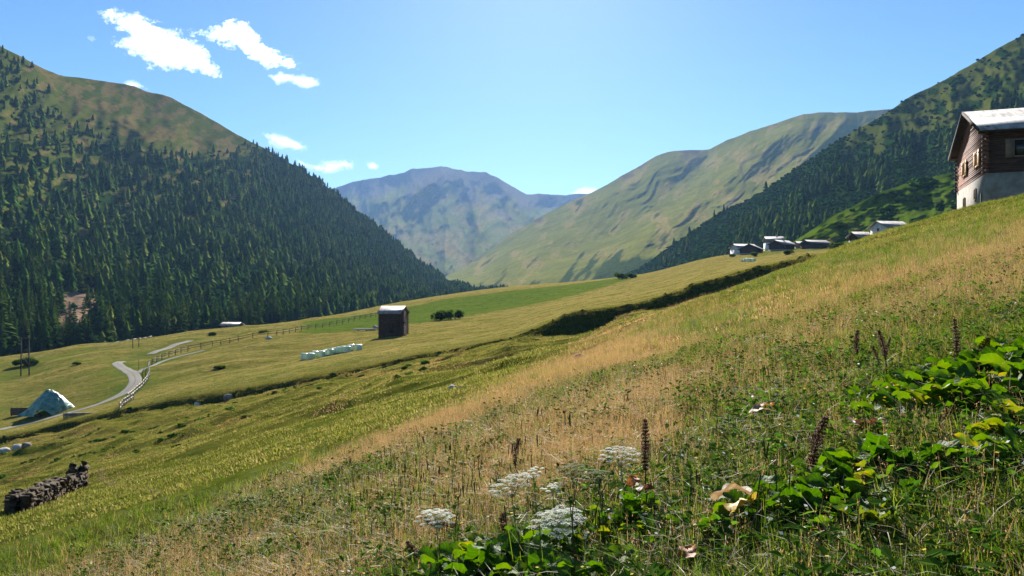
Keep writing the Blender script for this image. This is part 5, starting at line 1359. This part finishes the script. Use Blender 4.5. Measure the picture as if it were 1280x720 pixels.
# ------------------------------------------------------------------ docks, their seed stalks, white umbels
m, t, o = nt('dock_leaf')
inf = N(t, 'ShaderNodeObjectInfo'); a_ = N(t, 'ShaderNodeAttribute', attribute_name='tint'); n_ = noise(t, 14, 5, .65, coords(t, 'Object'))
f_ = N(t, 'ShaderNodeMath', operation='MULTIPLY_ADD'); L(t, n_.outputs[0], f_.inputs[0]); f_.inputs[1].default_value = .35; 
f0 = N(t, 'ShaderNodeMath', operation='MULTIPLY'); L(t, a_.outputs['Fac'], f0.inputs[0]); f0.inputs[1].default_value = .76; L(t, f0.outputs[0], f_.inputs[2])
c_ = ramp(t, f_.outputs[0], [(.12, (.026, .066, .010)), (.45, (.052, .118, .013)), (.70, (.090, .165, .018)), (.90, (.16, .20, .03)), (.965, (.34, .26, .05)), (1.0, (.20, .09, .03))])
av = N(t, 'ShaderNodeAttribute', attribute_name='vein'); sv = N(t, 'ShaderNodeSeparateColor'); L(t, av.outputs['Color'], sv.inputs[0])
def M2(op, a, b=None, c=None):
    n = N(t, 'ShaderNodeMath', operation=op)
    for k, q in enumerate((a, b, c)):
        if q is None: continue
        if hasattr(q, 'is_output'): L(t, q, n.inputs[k])
        else: n.inputs[k].default_value = q
    return n.outputs[0]
qa = M2('ABSOLUTE', M2('MULTIPLY_ADD', sv.outputs[0], 2.0, -1.0))
mid = M2('SUBTRACT', 1.0, M2('MINIMUM', M2('MULTIPLY', qa, 11.0), 1.0))
wv = M2('SINE', M2('MULTIPLY', M2('SUBTRACT', sv.outputs[1], M2('MULTIPLY', qa, .16)), 48.0))
sidev = M2('MULTIPLY', M2('POWER', M2('MULTIPLY_ADD', wv, .5, .5), 7.0), .55)
vn = M2('MAXIMUM', mid, sidev)
cm_ = mix(t, M2('MULTIPLY', vn, .55), c_.outputs[0], (.17, .22, .06))
p_ = bsdf(t, None, cm_, .62, bump(t, M2('SUBTRACT', n_.outputs[0], M2('MULTIPLY', vn, .5)), .8, .012), .14)
tr_ = N(t, 'ShaderNodeBsdfTranslucent'); hs = N(t, 'ShaderNodeHueSaturation'); hs.inputs['Saturation'].default_value = 1.2; hs.inputs['Value'].default_value = 1.3; L(t, cm_, hs.inputs['Color']); L(t, hs.outputs[0], tr_.inputs[0])
mx = N(t, 'ShaderNodeMixShader'); mx.inputs[0].default_value = .42; L(t, p_.outputs[0], mx.inputs[1]); L(t, tr_.outputs[0], mx.inputs[2]); L(t, mx.outputs[0], o.inputs[0]); M_dock = m
def dead_leaf(name, a, b, c):
    m, t, o = nt(name); n = noise(t, 18, 5, .65, coords(t, 'Object')); cc = ramp(t, n.outputs[0], [(.3, a), (.5, b), (.7, c)])
    p = bsdf(t, None, cc.outputs[0], .6, bump(t, n.outputs[0], .5, .01), .3); tr = N(t, 'ShaderNodeBsdfTranslucent'); L(t, cc.outputs[0], tr.inputs[0])
    mx = N(t, 'ShaderNodeMixShader'); mx.inputs[0].default_value = .35; L(t, p.outputs[0], mx.inputs[1]); L(t, tr.outputs[0], mx.inputs[2]); L(t, mx.outputs[0], o.inputs[0]); return m
M_yleaf = dead_leaf('yellow_leaf', (.30, .15, .02), (.62, .42, .04), (.72, .56, .12))
M_oleaf = dead_leaf('orange_leaf', (.14, .045, .014), (.38, .12, .025), (.50, .22, .05))
M_tleaf = dead_leaf('tan_leaf', (.16, .08, .04), (.34, .21, .10), (.48, .36, .20))
M_stalk = dead_leaf('rust_stalk', (.050, .020, .011), (.115, .042, .022), (.19, .080, .040))
M_seedb = dead_leaf('rust_seeds', (.085, .025, .011), (.19, .056, .024), (.31, .11, .05))
M_petiole = two_tone('green_stem', (.06, .09, .02), (.14, .12, .05), 10, .6)
M_umbel = leafy('white_florets', [(.80, .80, .72), (.84, .84, .76)], .62, .8, .1)
M_ustem = two_tone('umbel_stem', (.07, .11, .03), (.14, .17, .06), 10, .6)

def leaf_geo(r, base, az, L0, wd, rise, arch, twist=0.0, crumple=.0):
    """one broad dock leaf: blade starts at base, goes out along az, rising then arching over"""
    nl_, nw = 11, 7
    d = np.array([math.cos(az), math.sin(az), 0]); pz = np.array([0, 0, 1.0]); s_ = np.array([-d[1], d[0], 0])
    V = []; c = np.array(base, float); ang = rise; ph = r.uniform(0, 6.28); ph2 = r.uniform(0, 6.28)
    for i in range(nl_):
        f = i / (nl_ - 1)
        w_ = wd * (min(1, (f / .10 + .35)) if f < .10 else 1) * math.sqrt(max(0.0, 1 - max(0, (f - .25) / .75) ** 2.1)) * (1.0 if f > .02 else .6) + .002
        tang = d * math.cos(ang) + pz * math.sin(ang); up = -d * math.sin(ang) + pz * math.cos(ang)
        tw = twist * f; sv = s_ * math.cos(tw) + up * math.sin(tw); uv = up * math.cos(tw) - s_ * math.sin(tw)
        for j in range(nw):
            q = (j / (nw - 1) - .5) * 2
            wav = .13 * wd * 1.6 * abs(q) ** 2 * math.sin(10 * f + ph + (2 if q > 0 else 0)) + .05 * wd * math.sin(17 * f + ph2 + 3 * q) * abs(q)
            back = -.10 * L0 * abs(q) * (f < .12)
            V.append(c + sv * q * w_ + uv * (.30 * wd * abs(q) ** 1.3 + wav) + tang * back + r.normal(0, crumple * wd, 3))
        c = c + tang * L0 / (nl_ - 1); ang -= arch / (nl_ - 1) * (1 + .6 * f)
    return np.array(V), grid_quads(nl_, nw)
def dock_foliage(r, n, size):
    V = []; Q = []; k = 0; T = []; VN = []; st = MB()
    for i in range(n):
        az = i * 2.4 + r.normal(0, .35); q = r.uniform(.0, 1); L0 = size * r.uniform(.65, 1.15); pet = size * r.uniform(.5, 1.25) * (1 - .4 * q)
        elev = math.radians(75 - 50 * q + r.normal(0, 8)); d = np.array([math.cos(az), math.sin(az), 0])
        b0 = d * .02 + np.array([0, 0, -.02]); b1 = b0 + (d * math.cos(elev) + np.array([0, 0, math.sin(elev)])) * pet
        st.tube([b0, (b0 + b1) / 2 + d * .01, b1], [.0055, .0045, .0035], 5)
        a, b = leaf_geo(r, b1, az + r.normal(0, .3), L0, L0 * r.uniform(.30, .44), elev * r.uniform(.5, 1.1), r.uniform(.5, 2.0), r.normal(0, .7), .03)
        V.append(a); Q.append(b + k); k += len(a); T.append(np.full(len(a), r.uniform(0, 1)))
        fi, qi = np.meshgrid(np.linspace(0, 1, 11), np.linspace(0, 1, 7), indexing='ij'); VN.append(np.stack([qi.ravel(), fi.ravel(), 0 * fi.ravel()], 1))
    me = raw_mesh('foliage', np.concatenate(V), np.concatenate(Q), True); add_attr(me, 'tint', np.repeat(np.concatenate(T)[:, None], 3, 1))
    add_attr(me, 'vein', np.concatenate(VN)); me.materials.append(M_dock); so_ = st.build('leaf_stems', M_petiole); sm = so_.data; bpy.data.objects.remove(so_)
    return me, sm
DOCK = [dock_foliage(np.random.default_rng(800 + k), int(9 + k % 5), .20) for k in range(9)]
rd = np.random.default_rng(41)
def dock(px, py, size, label, group=None, dmin=1.8, again=False):
    for _ in range(2 if group and not again else 0): dock(px + rd.normal(0, 13), py + rd.normal(0, 9), size * rd.uniform(.7, 1), label, group, dmin, True)
    p = hit(px, py, dmin); k = int(rd.integers(0, 9)); root = empty('dock_plant', p, rd.uniform(0, 6.28), size * .98, label, 'dock plant', group)
    for nm, md in (('foliage', DOCK[k][0]), ('leaf_stems', DOCK[k][1])):
        ob = bpy.data.objects.new(nm, md); COL.objects.link(ob); ob.parent = root
    return root
def dead(root, px, py, d, L0, mat, label, az=None):
    """withered leaf hanging on a plant, seen at a photo pixel"""
    p = np.array(at(px, py, d)); r = np.random.default_rng(int(px * 13 + py)); az = r.uniform(0, 6.28) if az is None else az
    a, b = leaf_geo(r, (0, 0, 0), az, L0, L0 * .36, r.uniform(.3, .9), r.uniform(.7, 1.6), r.normal(0, .6), .06)
    a = a - a.mean(0) + p
    Mi = np.array(Matrix.LocRotScale(root.location, root.rotation_euler, root.scale).inverted())
    a = np.concatenate([a, np.ones((len(a), 1))], 1) @ Mi.T
    ob = obj_from('withered_leaf', raw_mesh('withered_leaf', a[:, :3], b, True), mat, root); ob['label'] = label
g1 = 'docks in the upper right patch'
for px, py, s in [(1095,520,.8),(1122,508,.85),(1150,500,.9),(1180,497,1.0),(1212,492,1.05),(1245,485,1.1),(1272,478,1.2),(1100,542,.8),(1133,530,.95),(1166,524,1.0),(1196,522,1.0),(1232,512,1.1),(1262,506,1.1),(1285,500,1.2),(1080,505,.6),(1228,470,.9),(1262,462,1.0)]:
    dock(px, py, s, 'broad leaved green dock plant in the upper right patch', g1)
dk1 = dock(1192, 488, .95, 'dock plant with yellow leaf at foot of the tallest rust stalk'); dead(dk1, 1190, 472, 6.4, .17, M_yleaf, 'yellow leaf')
dk2 = dock(1116, 500, .8, 'dock plant with small yellow leaves left in upper right patch'); dead(dk2, 1121, 484, 6.3, .15, M_yleaf, 'yellow leaf')
g2 = 'docks in the middle right patch'
for px, py, s in [(1002,668,.85),(1030,655,.9),(1056,648,.95),(1080,640,.95),(1022,632,.8),(1046,622,.85),(1072,616,.9),(1098,606,.9),(1122,616,.85),(1000,640,.75),(968,645,.75),(1086,680,.8),(1060,690,.75),(1142,612,.8)]:
    dock(px, py, s, 'broad leaved green dock plant in the middle right patch', g2)
dk3 = dock(1160, 618, .85, 'dock plant with bright yellow and orange leaves right of centre'); dead(dk3, 1168, 574, 4.6, .17, M_yleaf, 'bright yellow leaf'); dead(dk3, 1178, 596, 4.5, .15, M_yleaf, 'yellow brown leaf')
dk4 = dock(938, 662, .9, 'dock plant with large pale withered leaf bending to the left'); dead(dk4, 913, 614, 4.45, .20, M_tleaf, 'large pale withered leaf', 3.0); dead(dk4, 930, 628, 4.4, .18, M_yleaf, 'yellowing leaf')
dk5 = dock(930, 705, .8, 'dock plant with small yellow leaf near the bottom edge'); dead(dk5, 926, 706, 3.9, .10, M_yleaf, 'yellow leaf')
g3 = 'docks on the right edge'
for px, py, s in [(1195,605,.8),(1228,600,.85),(1262,592,.9),(1284,600,.9),(1240,560,.8),(1275,555,.9)]:
    dock(px, py, s, 'dock plant in the loose row near the right edge', g3)
g4 = 'docks in the bottom centre patch'
for px, py, s in [(556,735,.9),(588,728,.95),(615,722,.95),(648,716,.95),(676,720,.9),(704,712,.95),(640,742,1.0),(690,745,1.0),(734,722,.9),(600,755,1.0),(745,745,.9),(570,712,.75),(662,700,.8),(720,696,.75)]:
    dock(px, py, s, 'broad leaved green dock plant in the bottom centre patch', g4)
g5 = 'docks between the two patches'
for px, py, s in [(768,688,.75),(792,668,.75),(816,662,.7),(842,668,.7),(822,696,.7)]:
    dock(px, py, s, 'smaller dock plant between bottom centre and middle right patch', g5)
dk6 = dock(800, 650, .75, 'dock plant with orange withered leaf below the tall dark stalk'); dead(dk6, 793, 600, 5.0, .10, M_oleaf, 'orange withered leaf'); dead(dk6, 806, 610, 5.0, .14, M_stalk, 'dark withered leaf')
dk7 = dock(872, 690, .8, 'dock plant with yellow and orange leaf tips left of the pale leaf'); dead(dk7, 876, 656, 4.3, .10, M_yleaf, 'yellow leaf'); dead(dk7, 860, 688, 4.0, .12, M_oleaf, 'orange leaf')
dk8 = dock(960, 520, .55, 'small withered dock with tan leaves alone in the grass'); dead(dk8, 950, 512, 6.4, .16, M_tleaf, 'tan leaf'); dead(dk8, 958, 506, 6.5, .12, M_oleaf, 'brown leaf')
dk9 = dock(1082, 548, .6, 'half withered dock with crumpled tan leaves below upper patch'); dead(dk9, 1072, 527, 5.6, .18, M_tleaf, 'crumpled tan leaf'); dead(dk9, 1088, 530, 5.5, .2, M_stalk, 'dark withered leaf')
dk10 = dock(1140, 640, .6, 'dock with a curled tan leaf under the lying stalk'); dead(dk10, 1143, 613, 4.7, .10, M_tleaf, 'curled tan leaf'); dead(dk10, 1100, 668, 4.1, .14, M_tleaf, 'tan leaf')

def stalk(bx, by, tx, ty, label, thick=1.0, frac=.5, dz=0.0, group=None, bare=False, dmin=1.8, mid=None):
    """dead dock stalk with a spike of rust coloured seeds from a foot on the ground to its tip"""
    p = hit(bx, by, dmin); q = np.array(at(tx, ty, p.y + dz)) - np.array(p); r = np.random.default_rng(int(bx * 5 + by))
    root = empty('dock_stalk', p, 0, 1, label, 'seed stalk', group)
    n = 12; f = np.linspace(0, 1, n)[:, None]; perp = np.array([1, 0, 0]) * r.normal(0, .03)
    C = q * f + perp * np.sin(f * math.pi) + r.normal(0, .002, (n, 3)); C[0, 2] -= .03
    mb = MB(); mb.tube(C, np.linspace(.0060, .0022, n) * thick ** .5, 6); mb.build('stem', M_stalk, root)
    if bare: return root
    Ls = np.linalg.norm(q) * frac; V = []; T = []
    dirq = q / np.linalg.norm(q); e1 = np.cross(dirq, [0, 1, 0.1]); e1 /= np.linalg.norm(e1); e2 = np.cross(dirq, e1)
    def seed(c, s_):
        k = len(V); a = r.normal(0, 1, 3); a /= np.linalg.norm(a); b = np.cross(a, r.normal(0, 1, 3)); b /= np.linalg.norm(b); c3 = np.cross(a, b)
        V.extend([c + a * s_, c - a * s_ * .6 + b * s_ * .8, c - a * s_ * .6 - b * s_ * .5 + c3 * s_ * .7, c - a * s_ * .6 - b * s_ * .5 - c3 * s_ * .7])
        T.extend([[k, k+1, k+2], [k, k+2, k+3], [k, k+3, k+1], [k+1, k+3, k+2]])
    nb = int(1300 * min(1.3, Ls / .25) * min(1.6, thick))
    for i in range(nb):
        u = r.random(); ph = math.floor(u * 15) / 15 + r.normal(0, .018); u2 = .6 * u + .4 * ph
        env = (.35 + .9 * math.sin(math.pi * min(1, max(0, u2 * .86 + .10))) ) * .020 * thick
        g_ = 1 - frac * (1 - u2); c = q * g_ + perp * math.sin(g_ * math.pi); a = r.uniform(0, 6.28); rad = env * math.sqrt(r.random())
        seed(c + e1 * rad * math.cos(a) + e2 * rad * math.sin(a), r.uniform(.0026, .0048))
    obj_from('seed_spike', raw_mesh('seed_spike', V, np.array(T)), M_seedb, root); return root
stalk(1084, 470, 1072, 412, 'leftmost rust seed stalk of the cluster behind the upper right docks', 1.2)
stalk(1108, 478, 1098, 412, 'tall rust seed stalk, second from left behind upper right docks', 1.2)
stalk(1103, 476, 1090.5, 432, 'short thin rust stalk between the two thicker ones on the left', .7)
stalk(1110, 470, 1113, 421, 'thin rust stalk just right of the tall second stalk', .7)
stalk(1193, 484, 1193, 397, 'tallest upright rust stalk in the upper right patch', 1.1, .75)
stalk(1204, 470, 1206, 432, 'short dark stalk right of the tallest upright one', .9)
stalk(1212, 478, 1236, 421, 'thick rust seed stalk leaning right in upper right patch', 1.9, .72)
stalk(1264, 488, 1252, 452, 'short rust stalk near the right edge in upper right patch', 1.3, .7)
stalk(1014, 610, 1033, 520, 'thick dark rust stalk standing above the middle right docks', 1.7, .72)
stalk(1088, 626, 1150, 613, 'broad rust seed stalk lying flat among the middle right docks', 2.2, .85, .05)
stalk(1246, 592, 1284, 590, 'rust seed stalk lying at the right edge', 1.8, .8, .05)
stalk(1060, 520, 1120, 548, 'dead brown stalk lying across below the upper right docks', 1.2, .5, -.4)
stalk(808, 650, 806.5, 523, 'tall dark stalk standing alone right of the white umbels', 1.2, .5)
stalk(657, 610, 650, 547, 'dark rust stalk behind the slanted white umbel', 1.0, .55)
stalk(705, 548, 738, 572, 'dark stalk with fallen head hanging right above green umbels', 1.4, .55, -.35)
stalk(606, 672, 532, 652, 'thick rust stalk lying left under the leftmost white umbel', 1.7, .75, -.1)
stalk(523, 722, 508, 676, 'rust stalk at the bottom left of the bottom centre docks', 1.2, .65)
stalk(628, 690, 628, 640, 'short upright brown stalk just above the bottom centre docks', 1.2, .45)
stalk(721, 735, 709.5, 607, 'dark bare stem left of two in front of the big umbel', 1.0, .5, 0, None, True)
stalk(734, 740, 722, 601, 'dark bare stem right of two in front of the big umbel', 1.0, .5, 0, None, True)
stalk(748, 690, 765, 590, 'brown bare stem leaning right beside the big umbel', .8, .5, 0, None, True)
stalk(590, 725, 672, 682, 'long bare stem slanting over the bottom centre docks', .9, .5, -.2, None, True)

def umbel(cx_, cy_, wpx, hpx, by, label, slant=0.0, n=22, color=None, dmin=1.8, d=None):
    """white umbel: stem, rays and a flat dome of small umbellets"""
    p = hit(cx_ + 6, by, dmin); d = d or p.y; c = np.array(at(cx_, cy_, d)) - np.array(p); wpx *= 1.12; n = int(n * 1.3); r = np.random.default_rng(int(cx_ + cy_)); s = d / F
    root = empty('umbel_flower', p, 0, 1, label, 'umbel flower'); R = wpx * s / 2; tilt = max(.15, hpx / wpx * .95)
    hub = c - np.array([0, 0, R * .75]); mb = MB()
    mb.tube([(0, 0, -.03), hub * .5 + np.array([.01, 0, 0]), hub], [.005, .004, .0032], 6); V = []; T = []; rays = MB()
    for i in range(n):
        a = i * 2.4; q = math.sqrt((i + .4) / n); x, y = R * q * math.cos(a), R * q * math.sin(a)
        e = c + np.array([x, y, -.22 * R * q * q + y * (-tilt * .8) * -1 * .0 + slant * x]) + np.array([0, 0, y * tilt * .5]) + r.normal(0, .004, 3)
        rays.tube([hub, e - (0, 0, .006)], [.0013, .0009], 4, False)
        ur = R * .20 * r.uniform(.8, 1.15)
        for k in range(26):
            b = k * 2.4; qq = math.sqrt((k + .3) / 26); fc = e + np.array([ur * qq * math.cos(b), ur * qq * math.sin(b), ur * (.28 - .3 * qq * qq)]) + r.normal(0, .0012, 3)
            fr = r.uniform(.0046, .0066); ax = r.normal(0, .16, 2); k0 = len(V); V.append(fc + (0, 0, .0008))
            for j in range(5):
                an = j * 2 * math.pi / 5; V.append(fc + np.array([math.cos(an) * fr, math.sin(an) * fr, (math.cos(an) * ax[0] + math.sin(an) * ax[1]) * fr]))
            T += [[k0, k0 + 1 + j, k0 + 1 + (j + 1) % 5] for j in range(5)]
    mb.build('stem', M_ustem, root); rays.build('rays', M_ustem, root)
    obj_from('flower_head', raw_mesh('flower_head', V, np.array(T)), color or M_umbel, root); return root
umbel(545, 643, 42, 20, 735, 'leftmost white umbel on a thin stem above a lying rust stalk')
umbel(776, 565, 46, 28, 650, 'white umbel highest on the right beside the tall dark stalk', 0.0, 20)
umbel(698, 646, 58, 40, 735, 'biggest white umbel behind two dark bare stems', .15, 30)
umbel(640, 600, 52, 22, 700, 'slanted white umbel left of the green unripe umbels', .35, 18)
umbel(667, 588, 26, 12, 700, 'small white umbel at the upper right end of the slanted one', .3, 9)
umbel(691, 607, 26, 10, 705, 'thin sparse white umbel between slanted and biggest umbel', .3, 9)
M_green_umbel = leafy('unripe_florets', [(.10, .14, .035), (.16, .19, .06)], .35, .8, .1)
umbel(716, 585, 34, 18, 690, 'green unripe umbel left of two behind the biggest white one', .1, 16, M_green_umbel)
umbel(748, 592, 32, 18, 690, 'green unripe umbel right of two behind the biggest white one', 0, 16, M_green_umbel)

# small orange butterfly on the grass
pb = hit(640, 665, 1.8); bc = at(635, 620, pb.y)
bf = empty('butterfly', bc, .5, 1, 'small orange butterfly with pale spots sitting below the slanted white umbel', 'butterfly')
m, t, o = nt('butterfly_wing'); n_ = noise(t, 110, 2, .5, coords(t, 'Object')); c_ = ramp(t, n_.outputs[0], [(.34, (.04, .02, .015)), (.42, (.62, .16, .03)), (.62, (.70, .24, .05)), (.68, (.80, .72, .55))]); bsdf(t, o, c_.outputs[0], .7); M_wing = m
for s in (-1, 1):
    for (nm, pts) in (('fore_wing', [(0, .002), (.012, .020), (.034, .028), (.038, .018), (.026, .003), (.010, -.003)]), ('hind_wing', [(0, -.001), (.012, -.004), (.028, .000), (.029, -.014), (.018, -.024), (.004, -.014)])):
        mb = MB(); P = [(s * x, y, .004 + x * .75) for x, y in pts]; mb.poly(P if s > 0 else P[::-1], (0, 0, .0006)); mb.build(nm, M_wing, bf)
mb = MB(); mb.tube([(0, -.016, .002), (0, 0, .004), (0, .012, .004), (0, .017, .004)], [.0012, .0026, .0028, .001], 6); mb.build('body', M_pole, bf)
# what carries the butterfly
mb = MB(); mb.tube([(pb.x, pb.y, pb.z - .02), (bc.x + .01, bc.y, (pb.z + bc.z) / 2), (bc.x, bc.y, bc.z + .001)], [.003, .0025, .002], 6)
tag(mb.build('grass_stalk', M_petiole), 'green stalk that the orange butterfly sits on', 'stalk')
# ------------------------------------------------------------------ clouds
m, t, o = nt('cloud_vapour')
pv = N(t, 'ShaderNodeVolumePrincipled'); pv.inputs['Density'].default_value = .0035; pv.inputs['Color'].default_value = (1, 1, 1, 1); pv.inputs['Anisotropy'].default_value = .7
L(t, pv.outputs[0], o.inputs['Volume']); M_cloud = m
def cloud(pts, label, d=12500, T=330, step=.8, edge=4.0, seed=1, rag=13.0):
    """pts: outline in photo pixels; thickness swells away from the ragged edge"""
    P = np.array(pts, float); x0, y0 = P.min(0) - 12; x1, y1 = P.max(0) + 12
    X, Y = np.meshgrid(np.arange(x0, x1, step), np.arange(y0, y1, step), indexing='ij')
    ins = np.zeros(X.shape, bool); j = len(P) - 1
    for i in range(len(P)):
        c = ((P[i, 1] > Y) != (P[j, 1] > Y)) & (X < (P[j, 0] - P[i, 0]) * (Y - P[i, 1]) / (P[j, 1] - P[i, 1] + 1e-9) + P[i, 0]); ins ^= c; j = i
    dist, _ = seg_dist(X, Y, list(map(tuple, P)) + [tuple(P[0])]); sd = np.where(ins, dist, -dist)
    f = (sd + rag * (1.1 * fbm(X / 17, Y / 10, 6, 900 + seed, .68) + 0.5 * fbm(X / 3.2, Y / 2.6, 3, 940 + seed))) / edge
    keepc = f > 0; th = (6 + T * (np.clip(f, 0, 6) / 6) ** 2.0) * (1 + .35 * fbm(X / 11, Y / 11, 4, 950 + seed))
    D0 = d - th; D1 = d + th; nx, ny = X.shape
    def pos(D): return np.stack([(X - 640) / F * D, D, EYE + (360 - Y) / F * D], -1).reshape(-1, 3)
    q = grid_quads(nx, ny); ok = keepc.ravel()[q].all(1); q = q[ok]
    n = nx * ny; faces = np.concatenate([q[:, ::-1], q + n])
    # closing rim
    e = np.concatenate([q[:, [0, 1]], q[:, [1, 2]], q[:, [2, 3]], q[:, [3, 0]]]); key = set(map(tuple, e)); rim = [(a, b) for a, b in key if (b, a) not in key]
    rim = np.array([[a, b, b + n, a + n] for a, b in rim]); faces = np.concatenate([faces, rim])
    V = np.concatenate([pos(D0), pos(D1)]); used = np.unique(faces); mp = np.full(len(V), -1); mp[used] = np.arange(len(used))
    c0 = V[used].mean(0)
    ob = obj_from('cloud', raw_mesh('cloud', V[used] - c0, mp[faces], True), M_cloud); ob.location = c0
    tag(ob, label, 'cloud')
cloud([(121,12),(140,9),(160,15),(172,12),(195,28),(205,34),(220,36),(240,48),(262,62),(268,75),(279,98),(262,97),(240,90),(215,88),(180,88),(188,80),(165,70),(138,52),(160,44),(135,30)], 'large ragged white cloud on the upper left', seed=1)
cloud([(230,30),(246,40),(262,36),(285,24),(312,25),(322,45),(345,62),(376,80),(360,88),(335,85),(300,66),(285,60),(262,50),(240,44)], 'long white cloud right of the large ragged one', seed=2)
cloud([(334,94),(352,90),(376,92),(402,98),(396,108),(382,112),(360,104),(344,106)], 'small flat white cloud under the right end of the long one', seed=3, edge=4, rag=7)
cloud([(330,168),(345,165),(362,170),(378,178),(388,188),(370,190),(352,187),(335,180)], 'white cloud just above the left ridge', seed=4, edge=4, rag=7)
cloud([(366,196),(382,203),(396,206),(412,200),(428,199),(445,202),(440,210),(425,213),(408,218),(392,214),(376,208)], 'white cloud low beside the far peak', seed=5, edge=4, rag=7)
cloud([(458,204),(466,202),(475,207),(472,213),(461,212)], 'tiny cloud puff right of the low white cloud', seed=6, edge=3, rag=3)
cloud([(152,104),(164,99),(178,104),(186,112),(160,112)], 'small white cloud peeping over the bald left ridge', seed=7, edge=3, rag=4)
cloud([(714,240),(730,234),(744,234),(748,240),(738,246),(716,246)], 'small cloud in the saddle of the valley head', seed=8, edge=3, rag=3)
cloud([(104,46),(114,42),(122,50),(114,53)], 'faint wisp of cloud left of the large one', seed=9, edge=4, rag=4, T=120)
# ------------------------------------------------------------------ air
def haze_box(x0, x1, y0, y1, z0, z1):
    mb = MB(); mb.box(((x0+x1)/2, (y0+y1)/2, (z0+z1)/2), (x1-x0, y1-y0, z1-z0))
    m, t, o = nt('mountain_air')
    pv = N(t, 'ShaderNodeVolumePrincipled'); pv.inputs['Density'].default_value = HAZE
    pv.inputs['Color'].default_value = (.32, .56, 1.0, 1); pv.inputs['Anisotropy'].default_value = .1
    L(t, pv.outputs[0], o.inputs['Volume'])
    ob = mb.build('haze', m); tag(ob, 'thin blue mountain air filling the valley', 'haze', kind='stuff')
HAZE = 5.5e-5
zmax = max(o_.matrix_world.to_translation()[2] for o_ in [camo])
lo = 1e9; hi = -1e9; xl = 1e9; xh = -1e9; yl = 1e9; yh = -1e9
for ob in scene.objects:
    if ob.type == 'MESH' and ob.parent is None and not ob.name.startswith('cloud'):
        n_ = len(ob.data.vertices); co = np.empty(n_ * 3, np.float32); ob.data.vertices.foreach_get('co', co); co = co.reshape(-1, 3) + np.array(ob.location)
        lo = min(lo, co[:, 2].min()); hi = max(hi, co[:, 2].max()); xl = min(xl, co[:, 0].min()); xh = max(xh, co[:, 0].max()); yl = min(yl, co[:, 1].min()); yh = max(yh, co[:, 1].max())
haze_box(xl - 50, xh + 50, yl - 50, yh + 50, lo - 1, hi + 5)
print('HAZE', xl, xh, yl, yh, lo, hi)
